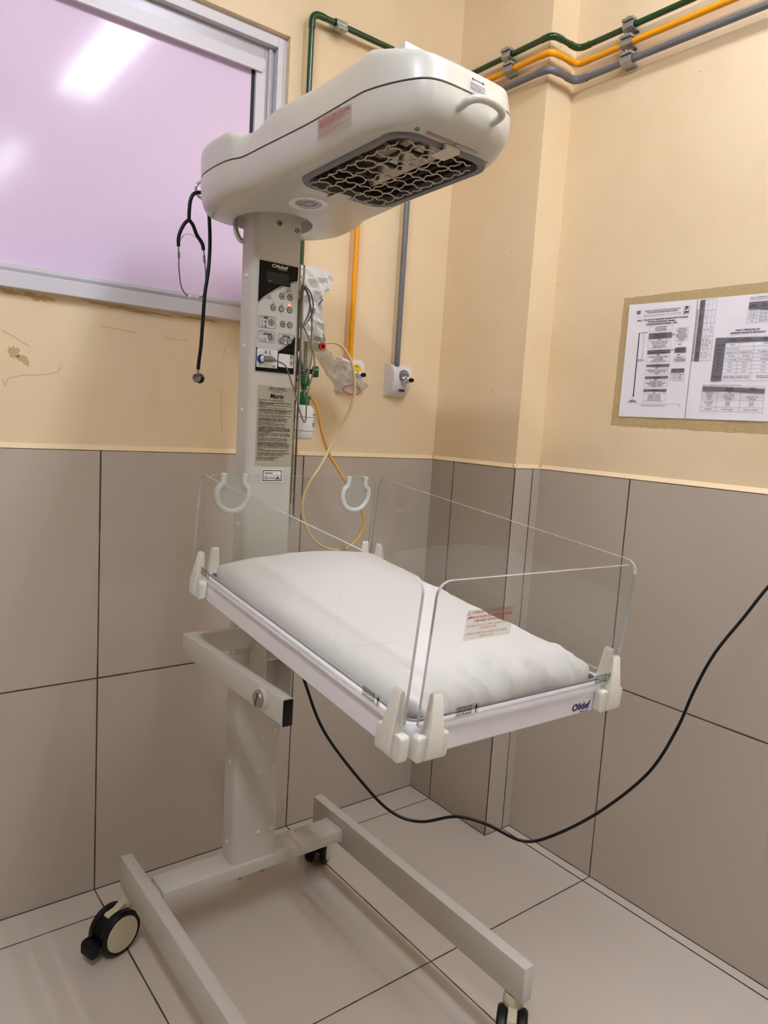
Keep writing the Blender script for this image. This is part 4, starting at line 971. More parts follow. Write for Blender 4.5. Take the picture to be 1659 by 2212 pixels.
# nylon panel clips
def clip(T):
    """local x along rim, y outwards, z up; origin on rim outer face at rim top"""
    bm = BM(); w = .016
    prof = [(.000, -.046), (.016, -.046), (.0225, -.040), (.0235, -.028), (.0215, -.006), (.0125, .047), (.0095, .0515), (.005, .0515), (.0025, .047), (.0025, .001), (.0, -.004)]
    def wd(z): return .0135 if z < 0 else .0135-(.0135-.0085)*z/.05
    L = [bm.verts.new(T @ Vector((-wd(z), y, z))) for y, z in prof]; R_ = [bm.verts.new(T @ Vector((wd(z), y, z))) for y, z in prof]
    n = len(prof)
    for i in range(n): bm.faces.new((L[i], L[(i+1) % n], R_[(i+1) % n], R_[i]))
    bm.faces.new(L[::-1]); bm.faces.new(R_)
    bmesh.ops.recalc_face_normals(bm, faces=bm.faces)
    es = [e for e in bm.edges if len(e.link_faces) == 2 and e.calc_face_angle(0) > .5]
    bmesh.ops.bevel(bm, geom=es, offset=.0028, segments=3, affect='EDGES', profile=.6)
    c = W('panel_clip', bm, 'clip', smooth=True)
    for s in (-1, 1):
        bm = BM()
        prism(bm, rrect(-.0092, .0092, -.047, -.0075, .0062, 5), T @ frameT((s*.0198, 0, 0), (1, 0, 0), (0, 0, 1)), -.0165, -.0)
        bmesh.ops.recalc_face_normals(bm, faces=bm.faces)
        es = [e for e in bm.edges if len(e.link_faces) == 2 and e.calc_face_angle(0) > .8]
        bmesh.ops.bevel(bm, geom=es, offset=.0035, segments=3, affect='EDGES', profile=.6)
        W('clip_ear', bm, 'clip', c, True)
        bm = BM(); lathe(bm, [(.0034, 0), (.0034, .0006), (0, .0006)], 14, T @ frameT((s*.0215, .0164, -.029), (-1, 0, 0), (0, 0, 1))); W('clip_rivet', bm, 'clip', c)
    return c
# frame: x along rim, y outward
def ctf(o, xdir, ydir): return TR @ frameT(o, xdir, ydir)
for yy in (-.348, .348):
    clip(ctf((-HU-.0002, yy, 0), (0, 1, 0), (-1, 0, 0)))
    clip(ctf((HU+.0002, yy, 0), (0, -1, 0), (1, 0, 0)))
for xx in (-.191, .2105):
    clip(ctf((xx, -HW-.0002, 0), (-1, 0, 0), (0, -1, 0)))
    clip(ctf((xx, HW+.0002, 0), (1, 0, 0), (0, 1, 0)))
# corner rim insert (white rounded corner cover)
# tube grommets in the rear panel
for cx in (-.1605, .163):
    T = TPB @ Matrix.Translation((cx, 0, 0))
    neck = .0245; zc = .169; Rg = .0375
    pts = [(neck, PHT+.002), (neck, .196), (neck+.003, .190)]
    a0 = math.degrees(math.acos((neck+.003)/Rg))
    for k in range(21):
        a = math.radians(a0*.6-(180+2*a0*.6)*k/20); pts.append((Rg*math.cos(a), zc+Rg*math.sin(a)))
    pts += [(-neck-.003, .190), (-neck, .196), (-neck, PHT+.002)]
    bm = BM(); tube(bm, [T @ Vector((p[0], p[1], 0)) for p in smooth_path([(p[0], p[1], 0) for p in pts], 2)], .0066, 10, flat=1.)
    g = W('tube_grommet', bm, 'grom', pb, True)
    bm = BM(); prism(bm, [(p[0]*.93, p[1]) for p in pts], T, -.0012, .0012); W('grommet_web', bm, 'gromf', pb)

# ------------------------------------------------------------------ MATTRESS (rests in the tray)
MT = tag(empty('mattress', TR @ Vector((0, 0, -.02))), 'white cotton-covered infant mattress lying in the warmer tray', 'mattress')
bm = BM(); NX, NY = 70, 110; hx, hy = .2110, .3545
def mz(u, v):
    """u,v in [-1,1]; v=+1 rear"""
    e = max(abs(u), abs(v))
    base = .019+.008*max(0, u)+.016*(1-u*u)**.8+.024*math.exp(-((v-.55)/.38)**2)*(1-abs(u)**2.2)
    base += .005*math.exp(-((v-.9)/.2)**2)
    return base
vv = {}
for i in range(NX+1):
    for j in range(NY+1):
        u = -1+2*i/NX; v = -1+2*j/NY
        # superellipse corner rounding
        x = hx*u; y = hy*v
        q = (abs(u)**13+abs(v)**13)**(1/13)
        k = 1/max(1, q); x *= k; y *= k
        ed = max(abs(u), abs(v)); z = mz(u, v)
        t = max(0, (ed-.84)/.16); z -= (.031+.004*math.sin(9*u+5*v))*(1-math.sqrt(max(0, 1-t*t)))
        # creases: soft folds near front edge and gathered hem
        fr = max(0, -v-.66)/.34
        nz = noise.noise(Vector((u*5.2, v*2.6, 1.3))); nz2 = noise.noise(Vector((u*11, v*7, 4.1)))
        z += fr*(.016*nz+.009*nz2)*(1-.35*t)
        sd = max(0, abs(u)-.72)/.28
        z += sd*(.006*noise.noise(Vector((u*3, v*9, 7.7)))+.003*noise.noise(Vector((u*6, v*22, 2.2))))
        z += .0016*noise.noise(Vector((u*2.2+v*1.5, v*1.2, 9.)))
        # ridge lines of gathered cotton near the front hem
        rg_ = abs(noise.noise(Vector((u*6+v*3, v*5-u*2, 3.3)))); z += fr*.010*max(0, .22-rg_)/.22
        # long diagonal tension folds
        z += .0012*math.exp(-((u+.25*v-.05)/.05)**2)
        vv[i, j] = bm.verts.new(TR @ Vector((x, y, z))-MT.location)
for i in range(NX):
    for j in range(NY): bm.faces.new((vv[i, j], vv[i+1, j], vv[i+1, j+1], vv[i, j+1]))
bd = [vv[i, 0] for i in range(NX+1)]+[vv[NX, j] for j in range(1, NY+1)]+[vv[i, NY] for i in range(NX-1, -1, -1)]+[vv[0, j] for j in range(NY-1, 0, -1)]
low = []
ctr = TR @ Vector((0, 0, 0))-MT.location
upv = (TR.to_3x3() @ Vector((0, 0, 1)))
TI = TR.inverted()
for b in bd:
    p = TI @ (b.co+MT.location); low.append(bm.verts.new(TR @ Vector((p.x*.975, p.y*.98, -.019))-MT.location))
n = len(bd)
for i in range(n): bm.faces.new((bd[i], low[i], low[(i+1) % n], bd[(i+1) % n]))
bm.faces.new(low)
obj('sheet_cover', bm, 'sheet', MT, 3.0)

# ------------------------------------------------------------------ HEATER HOOD
TH_ = Matrix.Translation((-.832, -.32, 1.8)) @ Matrix.Rotation(.033, 4, 'Z') @ Matrix.Rotation(-.0566, 4, 'X') @ Matrix.Rotation(-.0048, 4, 'Y') @ Matrix.Translation((0, 0, -1.8)) @ Matrix.Scale(-1, 4, (0, 1, 0))   # local (u right, w forward, z)
half = [(-.100, 0.0), (-.099, .050), (-.093, .094), (-.080, .127), (-.056, .153), (-.024, .1715), (.010, .1815), (.060, .1835), (.100, .1805), (.124, .1750), (.146, .1655), (.175, .1620), (.230, .1585), (.300, .1535), (.368, .1490), (.440, .1480), (.517, .1475), (.545, .1430), (.578, .1320), (.607, .1180), (.627, .1040), (.638, .0860), (.6425, .0600), (.6435, .0250), (.6435, 0.0)]
left = smooth_path([(-h, w, 0) for w, h in half], 3); right = [Vector((-p.x, p.y, 0)) for p in left[::-1]][1:-1]
OUT = [(p.x, p.y) for p in left]+[(p.x, p.y) for p in right]
def hoff(pts, d):
    n = len(pts); out = []
    for i in range(n):
        a, b = Vector(pts[i-1]), Vector(pts[(i+1) % n]); t = (b-a).normalized(); out.append((pts[i][0]+t.y*d, pts[i][1]-t.x*d))
    return out
# decide sign: inward must reduce width
if max(p[0] for p in hoff(OUT, .01)) > max(p[0] for p in OUT): _s = -1
else: _s = 1
UZ, SZ = 1.7566, 1.8219
def ztop(w):
    if w < .10: return 1.8865
    if w < .145: t = (w-.10)/.045; return 1.8865-.0120*t*t*(3-2*t)
    if w < .25: t = (w-.145)/.105; return 1.8745+.0215*t*t*(3-2*t)
    return 1.8960 if w < .53 else 1.8960-(w-.53)*.245
low_prof = [(.0300, UZ), (.0225, UZ+.0018), (.0160, UZ+.0052), (.0105, UZ+.0105), (.0060, UZ+.0180), (.0028, UZ+.0275), (.0008, UZ+.0385), (0, UZ+.050), (0, SZ-.0018)]
rear_in = lambda w: 1.0-max(0, min(1, (.15-w)/.12))*.42+max(0, min(1, (w-.60)/.03))*.55
def draft(w_):
    t = max(0, min(1, (w_-.125)/.05)); return .013*t*t*(3-2*t)*(1 if w_ < .45 else max(.35, 1-(w_-.45)*5))
def ring_h(bm, d, z, top=False, dz=0):
    o = hoff(OUT, _s*d) if not callable(d) else None
    res = []
    base = hoff(OUT, _s*1.0)
    for i, p in enumerate(OUT):
        dd = d*rear_in(p[1]) if not top else d+draft(p[1])*max(0, min(1, (z-SZ-.004)/.04))
        dirx, diry = base[i][0]-p[0], base[i][1]-p[1]
        x, y = p[0]+dirx*dd, p[1]+diry*dd
        res.append(bm.verts.new(TH_ @ Vector((x, y, z if not top else z-1.8800+ztop(p[1])))))
    return res
bm = BM()
rg = [ring_h(bm, d, z) for d, z in low_prof]
for A, B in zip(rg, rg[1:]):
    for i in range(len(A)): bm.faces.new((A[i], A[(i+1) % len(A)], B[(i+1) % len(A)], B[i]))
# inward lip at the seam
lip = ring_h(bm, .004, SZ-.0018)
for i in range(len(lip)): bm.faces.new((rg[-1][i], rg[-1][(i+1) % len(lip)], lip[(i+1) % len(lip)], lip[i]))
# underside with three openings
def loopv(bm, pts, z): return [bm.verts.new(TH_ @ Vector((p[0], p[1], z))) for p in pts]
WIN_O = rrect(-.1160, .1160, .265, .588, .046, 8); WIN_I = rrect(-.1020, .1020, .279, .574, .036, 8)
circ = lambda cx, cy, r, n=36, ry=None: [(cx+r*math.cos(2*PI*k/n), cy+(ry or r)*math.sin(2*PI*k/n)) for k in range(n)]
HOLE = circ(0, .001, .0905, 44); LAMP = circ(-.022, .179, .040, 32)
loops = [loopv(bm, WIN_O, UZ), loopv(bm, HOLE, UZ), loopv(bm, LAMP, UZ)]
edges = []
for L in [rg[0]]+loops:
    for i in range(len(L)):
        e = bm.edges.get((L[i], L[(i+1) % len(L)])) or bm.edges.new((L[i], L[(i+1) % len(L)]))
        edges.append(e)
bmesh.ops.triangle_fill(bm, use_beauty=True, use_dissolve=False, edges=edges)
# recess wall round the column + recess roof
for L, pts, dz, sc_ in ((loops[1], HOLE, .024, .93), (loops[2], LAMP, .004, .98)):
    c0, c1 = sum(p[0] for p in pts)/len(pts), sum(p[1] for p in pts)/len(pts)
    up = loopv(bm, [(c0+(p[0]-c0)*sc_, c1+(p[1]-c1)*sc_) for p in pts], UZ+dz)
    for i in range(len(L)): bm.faces.new((L[i], L[(i+1) % len(L)], up[(i+1) % len(L)], up[i]))
    bm.faces.new(up)
hood = W('heater_hood', bm, 'hood', smooth=True)
# upper shell
bm = BM()
tp = [(0.004, SZ+.0018, False), (0, SZ+.0018, False), (.0001, 1.840, True), (.0004, 1.862, True), (.0018, 1.8690, True), (.0050, 1.8750, True), (.0105, 1.8788, True), (.0180, 1.8800, True)]
rg2 = []
for d, z, tflag in tp: rg2.append(ring_h(bm, d, z, tflag))
if not tp[0][2]:
    pass
for A, B in zip(rg2, rg2[1:]):
    for i in range(len(A)): bm.faces.new((A[i], A[(i+1) % len(A)], B[(i+1) % len(A)], B[i]))
bmesh.ops.triangle_fill(bm, use_beauty=True, use_dissolve=False, edges=[bm.edges.get((rg2[-1][i], rg2[-1][(i+1) % len(rg2[-1])])) for i in range(len(rg2[-1]))])
W('upper_shell', bm, 'hood', hood, smooth=True)
bm = BM(); a_ = ring_h(bm, .0022, SZ-.003); b_ = ring_h(bm, .0022, SZ+.003)
for i in range(len(a_)): bm.faces.new((a_[i], a_[(i+1) % len(a_)], b_[(i+1) % len(a_)], b_[i]))
W('seam_gasket', bm, 'seam', hood)
# raised box-shaped housing on the top
bm = BM(); box(bm, -.076, .076, .33, .548, 1.872, 1.9215, .004, T=TH_); W('top_housing', bm, 'hood', hood, True)
# window bezel, cavity, reflector, rods
bm = BM()
n = len(WIN_O)
A = loopv(bm, WIN_O, UZ+.001); A2 = loopv(bm, [(p[0]*.985, .4265+(p[1]-.4265)*.985) for p in WIN_O], UZ-.005); B = loopv(bm, WIN_I, UZ-.004); C_ = loopv(bm, WIN_I, UZ+.012)
for P_, Q_ in ((A, A2), (A2, B), (B, C_)):
    for i in range(n): bm.faces.new((P_[i], P_[(i+1) % n], Q_[(i+1) % n], Q_[i]))
W('window_bezel', bm, 'bezel', hood, True)
bm = BM()
A = loopv(bm, WIN_I, UZ+.011); B = loopv(bm, [(p[0]*1.02, .4265+(p[1]-.4265)*1.02) for p in WIN_I], UZ+.052)
for i in range(n): bm.faces.new((A[i], A[(i+1) % n], B[(i+1) % n], B[i]))
bm.faces.new(B); W('heater_cavity', bm, 'cav', hood)
bm = BM()   # polished reflector trough
def q4(pts): bm.faces.new([bm.verts.new(TH_ @ Vector(p)) for p in pts])
zr = UZ+.048
q4([(-.065, .31, zr), (.025, .31, zr), (.025, .54, zr), (-.065, .54, zr)]); q4([(-.065, .31, zr), (-.065, .54, zr), (-.097, .55, UZ+.018), (-.097, .30, UZ+.018)]); q4([(.025, .31, zr), (.025, .54, zr), (.050, .55, UZ+.018), (.050, .30, UZ+.018)])
W('reflector', bm, 'refl', hood)
for u_ in (-.03, .01):
    bm = BM(); tube(bm, [TH_ @ Vector((u_, .285, UZ+.036)), TH_ @ Vector((u_, .568, UZ+.036))], .005, 12); W('heating_rod', bm, 'heat', hood, True)
bm = BM()
for w_ in (.33, .40, .475, .53): box(bm, -.10, .10, w_-.004, w_+.004, UZ+.024, UZ+.030, T=TH_)
box(bm, .075, .083, .285, .57, UZ+.02, UZ+.028, T=TH_)
W('cross_brace', bm, 'cav', hood)
# crimped wire grille
bm = BM(); zg = UZ-.0075
gx0, gx1, gy0, gy1 = -.092, .082, .283, .566
def wav(a, b, n, amp, ph): 
    out = []
    for k in range(n+1):
        t = k/n; s = math.sin(2*PI*k/4+ph)*amp
        x = a[0]+(b[0]-a[0])*t; y = a[1]+(b[1]-a[1])*t
        d = Vector((b[0]-a[0], b[1]-a[1])).normalized()
        out.append(TH_ @ Vector((x-d.y*s, y+d.x*s, zg+.0012*math.cos(2*PI*k/4+ph))))
    return out
NXg, NYg = 6, 9
for i in range(NXg):
    x = gx0+(gx1-gx0)*i/(NXg-1); ins = .012 if i in (0, NXg-1) else 0
    tube(bm, wav((x, gy0+ins), (x, gy1-ins), 4*NYg, .0033, PI*(i % 2)), .0013, 6)
for j in range(NYg):
    y = gy0+(gy1-gy0)*j/(NYg-1); ins = .012 if j in (0, NYg-1) else 0
    tube(bm, wav((gx0+ins, y), (gx1-ins, y), 4*NXg, .0033, PI*(j % 2)), .0013, 6)
W('wire_grille', bm, 'wire', hood, True)
bm = BM()
for (u0_, w0_, s) in ((-.002, .574, 1), (-.012, .277, -1)):
    bm = BM()
    box(bm, u0_-.017, u0_+.017, min(w0_-s*.020, w0_+s*.014), max(w0_-s*.020, w0_+s*.014), UZ-.0105, UZ-.0085, .0006, T=TH_)
    box(bm, u0_-.017, u0_+.017, min(w0_+s*.013, w0_+s*.020), max(w0_+s*.013, w0_+s*.020), UZ-.0105, UZ-.0005, .0006, T=TH_)
    W('grille_latch', bm, 'wire', hood)
for p in ((-.088, .597), (.092, .583), (-.002, .596)):
    bm = BM(); lathe(bm, [(.0042, .0), (.0042, -.0022), (.003, -.0026), (.0024, -.0010), (0, -.0010)], 14, TH_ @ Matrix.Translation((p[0], p[1], UZ+.002))); W('cover_screw', bm, 'bezel', hood, True)
# examination lamp
Tl = TH_ @ Matrix.Translation((-.022, .179, UZ)) @ Matrix.Scale(1.22, 4)
bm = BM(); lathe(bm, [(.0345, .001), (.0345, -.0015), (.0325, -.003), (.0245, -.0022), (.0235, .002), (.0235, .0035)], 36, Tl); lr = W('lamp_ring', bm, 'boxw', hood, True)
bm = BM(); lathe(bm, [(.0232, .002), (.021, -.001), (.0155, -.0012), (.0145, .0006), (.0085, .0004), (.0075, -.0016), (0, -.0022)], 32, Tl); W('lamp_lens', bm, 'lens', hood, True)
# handle
bm = BM(); tube(bm, [TH_ @ p for p in smooth_path([(-.037, .638, 1.7920), (-.0375, .650, 1.7935), (-.037, .661, 1.7960), (-.030, .668, 1.7990), (-.016, .672, 1.8020), (.002, .673, 1.8030), (.022, .672, 1.8020), (.036, .668, 1.7990), (.043, .661, 1.7965), (.044, .650, 1.7940), (.0435, .638, 1.7925)], 5)], .0068, 12)
W('hood_handle', bm, 'hood', hood, True)
# labels on the hood
Tf = TH_ @ frameT((0, .6815, 0), (1, 0, 0), (0, 0, 1))
def onhood(u_, w_, z_, xd, zd): return TH_ @ frameT((u_, w_, z_), xd, zd)
# NB TH_ is mirrored in w, so text frames are built in world space
def wt(p): return TH_ @ Vector(p)
def wframe(o, px, py): O_ = wt(o); return frameT(O_, wt(px)-O_, wt(py)-O_)
Tfr = wframe((-.018, .6440, 1.8275), (.06, .6440, 1.8275), (-.018, .6440, 1.86))
bm = BM(); seg2(bm, Tfr, (.009, .0170), (.031, .0170), .0016, .0006)
flat(bm, Tfr, [(.004, .0170), (.0095, .0140), (.0095, .0200)], .0006); flat(bm, Tfr, [(.036, .0170), (.0305, .0200), (.0305, .0140)], .0006)
for s, y in (('SENTIDO DE ROTAÇÃO', .0100), ('ROTATION DIRECTION', .0060), ('SENTIDO DE ROTACIÓN', .0020)): text(bm, Tfr, s, .0205, y, .0040, 'CENTER', .03, h=.0006, width=.034)
Wraw('rotation_print', bm, 'txtn', hood)
bm = BM()
Tsd = wframe((-.1487, .398, 1.7790), (-.1487, .50, 1.7790), (-.1487, .398, 1.83))
if (Tsd.to_3x3() @ Vector((0, 0, 1))).x > 0: raise RuntimeError('side label faces inwards')
flat(bm, Tsd, [(0, 0), (.102, -.002), (.102, .034), (0, .040)], .0006); hl = Wraw('heat_warning_label', bm, 'lblc', hood)
bm = BM(); outline(bm, Tsd, [(.003, .0355), (.009, .0355), (.006, .040)], .0007, .001); text(bm, Tsd, 'ATENÇÃO / ATTENTION / ATENCIÓN', .012, .0370, .0044, 'LEFT', .01, h=.001, width=.06)
for k, (s, w_, b) in enumerate((('A GRADE DE PROTEÇÃO DO ELEMENTO AQUECEDOR ATINGE', .090, .03), ('TEMPERATURAS ELEVADAS, NÃO TOQUE. RISCO DE QUEIMADURA', .094, .03), ('PARTES QUENTES NA REGIÃO DO REFLETOR', .074, .03), ('THE PROTECTION GRID REACHES HIGH TEMPERATURES, DO NOT TOUCH', .094, 0), ('HOT PARTS NEAR THE REFLECTOR. BURN RISK', .06, 0), ('LA REJILLA DE PROTECCIÓN ALCANZA TEMPERATURAS ELEVADAS', .090, 0), ('NO TOCAR. RIESGO DE QUEMADURA', .055, 0))):
    text(bm, Tsd, s, .004, .0325-.0044*k, .0040, 'LEFT', b, h=.001, width=w_)
Wraw('heat_warning_print', bm, 'txtr', hood)
Tfl = wframe((-.072, .5965, UZ-.0006), (.03, .5965, UZ-.0006), (-.072, .6265, UZ+.0120))
bm = BM(); flat(bm, Tfl, [(0, 0), (.125, 0), (.125, .024), (0, .024)], .0012); hl2 = Wraw('front_warning_label', bm, 'lblc', hood)
bm = BM(); text(bm, Tfl, 'ATENÇÃO / ATTENTION / ATENCIÓN', .012, .0215, .0036, 'LEFT', .01, h=.0016, width=.06)
for k, (s, w_, b) in enumerate((('A GRADE DE PROTEÇÃO DO ELEMENTO AQUECEDOR ATINGE TEMPERATURAS', .112, .03), ('ELEVADAS, NÃO TOQUE. RISCO DE QUEIMADURA', .109, .03), ('THE PROTECTION GRID REACHES HIGH TEMPERATURES', .08, 0), ('DO NOT TOUCH. LA REJILLA ALCANZA TEMPERATURAS', .110, 0), ('ELEVADAS. NO TOCAR', .06, 0))):
    text(bm, Tfl, s, .004, .0178-.0038*k, .0038, 'LEFT', b, h=.0016, width=w_)
Wraw('front_warning_print', bm, 'txtr', hood)
# equipment hook at the rear of the hood
bm = BM(); tube(bm, smooth_path([(-.930, -.236, 1.845), (-.950, -.222, 1.846), (-.968, -.214, 1.842), (-.978, -.212, 1.828), (-.974, -.212, 1.812), (-.962, -.213, 1.806), (-.951, -.214, 1.812)], 6), .0034, 10)
W('equipment_hook', bm, 'chrome', hood, True, 'chrome hook')

# ------------------------------------------------------------------ STETHOSCOPE
ST = tag(empty('stethoscope', (-.965, -.213, 1.40)), 'black-tubed stethoscope hanging from the hook behind the heater hood', 'stethoscope'); SL = Vector(ST.location)
def STp(name, bm, m, label=None):
    for v in bm.verts: v.co -= SL
    o = obj(name, bm, m, ST, True)
    if label: o['label'] = label
    return o
ys = -.213
bm = BM()
tube(bm, smooth_path([(-.993, ys, 1.748), (-.993, ys, 1.772), (-.991, ys, 1.795), (-.983, ys, 1.812), (-.966, ys, 1.8185), (-.950, ys+.002, 1.812), (-.944, ys+.004, 1.79), (-.9425, ys, 1.756), (-.941, ys-.002, 1.72), (-.9415, ys-.004, 1.68), (-.9455, ys-.008, 1.64), (-.9535, ys-.012, 1.59), (-.9565, ys-.012, 1.53), (-.9575, ys-.008, 1.47), (-.960, ys-.004, 1.43), (-.961, ys-.004, 1.412)], 6), .0043, 12)
for s, e in ((-1, (-1.0165, ys, 1.688)), (1, (-.9565, ys-.003, 1.690))):
    tube(bm, smooth_path([(-.993, ys, 1.752), (-.993+s*.010, ys, 1.742), (-.993+s*.020, ys, 1.722), (e[0]+(-.0005 if s < 0 else -.004), e[1], 1.705), e], 6), .0042, 12)
STp('tubing', bm, 'blackr')
bm = BM(); tube(bm, smooth_path([(-1.0165, ys, 1.689), (-1.0150, ys, 1.664), (-1.0140, ys, 1.640), (-1.0090, ys, 1.605), (-1.0010, ys, 1.588), (-.9905, ys-.001, 1.5795), (-.9870, ys-.001, 1.5785)], 5), .0017, 8); tube(bm, [(-1.0155, ys, 1.676), (-1.0148, ys, 1.662)], .0030, 10); STp('binaural', bm, 'steel')
bm = BM(); tube(bm, smooth_path([(-.9565, ys-.003, 1.691), (-.9530, ys-.004, 1.664), (-.9505, ys-.005, 1.640), (-.9495, ys-.006, 1.605), (-.9530, ys-.005, 1.588), (-.9630, ys-.004, 1.580), (-.9660, ys-.004, 1.5795)], 5), .0017, 8); tube(bm, [(-.9550, ys-.003, 1.678), (-.9532, ys-.004, 1.662)], .0030, 10); STp('binaural', bm, 'steel')
bm = BM(); tube(bm, smooth_path([(-1.0145, ys, 1.696), (-1.006, ys, 1.713), (-.993, ys, 1.7205), (-.975, ys, 1.716), (-.963, ys, 1.703), (-.9575, ys, 1.690)], 6), .0008, 6); STp('leaf_spring', bm, 'chrome')
for x, d in ((-.9855, -1), (-.9690, 1)):
    bm = BM(); lathe(bm, [(.0018, -.006), (.0042, -.003), (.0045, .001), (.003, .0045), (0, .0055)], 16, Matrix.Translation((x, ys-.003, 1.5795)) @ Matrix.Rotation(-d*1.2, 4, 'Y')); STp('eartip', bm, 'rubcap')
bm = BM(); tube(bm, [(-.961, ys-.004, 1.414), (-.961, ys-.004, 1.396)], .0022, 10); STp('chest_stem', bm, 'steel')
dr = Vector((-.75, -.62, .1)).normalized(); Tc = frameT((-.9600, ys-.004, 1.3915), dr.cross(Vector((0, 0, 1))), Vector((0, 0, 1)))
if (Tc.to_3x3() @ Vector((0, 0, 1))).dot(dr) < 0: Tc = Tc @ Matrix.Rotation(PI, 4, 'Y')
bm = BM(); lathe(bm, [(.0045, -.002), (.0045, .003), (.0085, .005), (.0105, .0075), (.0105, .0095), (.0088, .0095), (.003, .0060), (0, .0060)], 26, Tc); STp('chest_bell', bm, 'steel')
bm = BM(); lathe(bm, [(.0045, -.001), (.0075, -.0035), (.0118, -.0055), (.0118, -.0085), (0, -.0095)], 26, Tc); STp('diaphragm', bm, 'blackr')

# ------------------------------------------------------------------ temperature probe cable
PR = tag(empty('probe_cable', (-.80, -.36, 1.30)), 'coiled grey temperature probe cable plugged into the control panel', 'cable'); PL = Vector(PR.location)
def PRp(name, bm, m, smooth=True, label=None):
    for v in bm.verts: v.co -= PL
    o = obj(name, bm, m, PR, smooth)
    if label: o['label'] = label
    return o
sp0 = TPN @ Vector((*PC(488, 1680), H1+.006)); y0_ = sp0.y
bm = BM(); tube(bm, [sp0, sp0+Vector((.004, -.006, 0))], [.0078, .0072], 18); PRp('plug_collar', bm, 'rubcap')
bm = BM(); tube(bm, smooth_path([sp0+Vector((.004, -.006, 0)), sp0+Vector((.011, -.013, .0005)), sp0+Vector((.019, -.018, -.0005)), sp0+Vector((.025, -.019, -.002))], 4), [.0068]*5+[.0062]*3+[.0050]*3+[.0034]*2, 16); PRp('plug_grip', bm, 'grip')
bm = BM()
tube(bm, smooth_path([sp0+Vector((.024, -.019, -.002)), (-.817, -.376, 1.434), (-.805, -.374, 1.418), (-.792, -.368, 1.398), (-.776, -.362, 1.372), (-.762, -.358, 1.338), (-.752, -.356, 1.318), (-.744, -.352, 1.306), (-.738, -.350, 1.302), (-.735, -.35, 1.312), (-.735, -.35, 1.34), (-.734, -.352, 1.375), (-.727, -.352, 1.405), (-.719, -.352, 1.44), (-.722, -.352, 1.465), (-.730, -.352, 1.485), (-.742, -.352, 1.51), (-.757, -.354, 1.530), (-.764, -.354, 1.540)], 7), .0018, 8)
for (dx, rx, ph) in ((0, .026, 0), (.0035, .031, .4)):
    pts = []
    for k in range(40):
        a = 2*PI*k/40+ph; z = 1.577+.048*math.sin(a); w_ = rx*(1.0 if math.sin(a) > -.2 else 1+.5*(math.sin(a)+.2))
        pts.append((-.765+dx+w_*math.cos(a) if math.cos(a) > 0 else -.765+dx+w_*.10*math.cos(a), -.351-.002*ph, z))
    tube(bm, pts, .0018, 8, closed=True)
tube(bm, smooth_path([(-.765, -.351, 1.622), (-.752, -.351, 1.614), (-.742, -.351, 1.595), (-.734, -.351, 1.565), (-.732, -.352, 1.53), (-.731, -.352, 1.495), (-.728, -.352, 1.46), (-.733, -.352, 1.43), (-.742, -.352, 1.40)], 6), .0018, 8)
PRp('cable_coil', bm, 'gcab')

# ------------------------------------------------------------------ POWER CABLE
PC_ = tag(empty('power_cable', (-.744, -.413, .669)), 'black power cable sagging from under the tray to the right edge', 'cable')
pts = [(-.790, -.372, .78), (-.762, -.395, .72), (-.744, -.413, .669), (-.701, -.454, .536), (-.618, -.531, .402), (-.564, -.582, .340), (-.513, -.631, .326), (-.451, -.690, .350), (-.396, -.742, .339), (-.327, -.806, .305), (-.271, -.859, .332), (-.195, -.931, .408), (-.123, -.999, .515), (-.084, -1.035, .626), (-.062, -1.057, .732), (-.035, -1.082, .826), (.007, -1.121, .921), (.037, -1.15, .992), (.075, -1.19, 1.07), (.100, -1.215, 1.11)]
bm = BM(); tube(bm, [p-Vector(PC_.location) for p in smooth_path(pts, 7)], .0038, 10); obj('cable_jacket', bm, 'blackr', PC_, True)
bm = BM(); tube(bm, [Vector(p)-Vector(PC_.location) for p in ((.094, -1.211, 1.104), (.1147, -1.222, 1.118))], .013, 16); obj('wall_plug', bm, 'blackp', PC_, True)

# ------------------------------------------------------------------ OXYGEN FLOWMETER + humidifier
FX, FY = -.584, -.085
FM = tag(empty('oxygen_flowmeter', (FX, FY, 1.27)), 'clear oxygen flowmeter with green fittings above a white humidifier bottle', 'flowmeter'); FL = Vector(FM.location)
def FP(name, bm, m, smooth=True, label=None, parent=None):
    for v in bm.verts: v.co -= FL
    o = obj(name, bm, m, parent or FM, smooth)
    if label: o['label'] = label
    return o
fx, fy = FX, FY
Lz = Matrix.Translation((fx, fy, 0))
bm = BM(); lathe(bm, [(.0145, 1.432), (.0145, 1.530), (.013, 1.536), (0, 1.536)], 26, Lz); FP('meter_tube', bm, 'clr')
bm = BM(); lathe(bm, [(.0055, 1.438), (.0062, 1.528), (0, 1.528)], 16, Lz); it = FP('inner_tube', bm, 'rubcap')
bm = BM(); Tt = frameT((fx-.011, fy-.0105, 1.452), (.72, -.69, 0), (0, 0, 1))
for k in range(12): seg2(bm, frameT((fx, fy, 0), (.8, -.6, 0), (0, 0, 1)) @ Matrix.Translation((0, 0, .0150)), (-.004, 1.456+.0062*k), (.0065 if k % 2 else .004, 1.456+.0062*k), .0009)
Tt2 = frameT((fx, fy, 1.446), (.74, -.67, 0), (0, 0, 1)) @ Matrix.Translation((0, 0, .0152))
flat(bm, Tt2, [(-.010, -.005), (.010, -.005), (.010, .004), (-.010, .004)]); FP('scale_print', bm, 'txt', False)
bm = BM(); text(bm, Tt2, 'OXIGÊNIO', 0, -.0005, .0058, 'CENTER', .02, h=.0005, width=.017); FP('oxygen_print', bm, 'txtw', False)
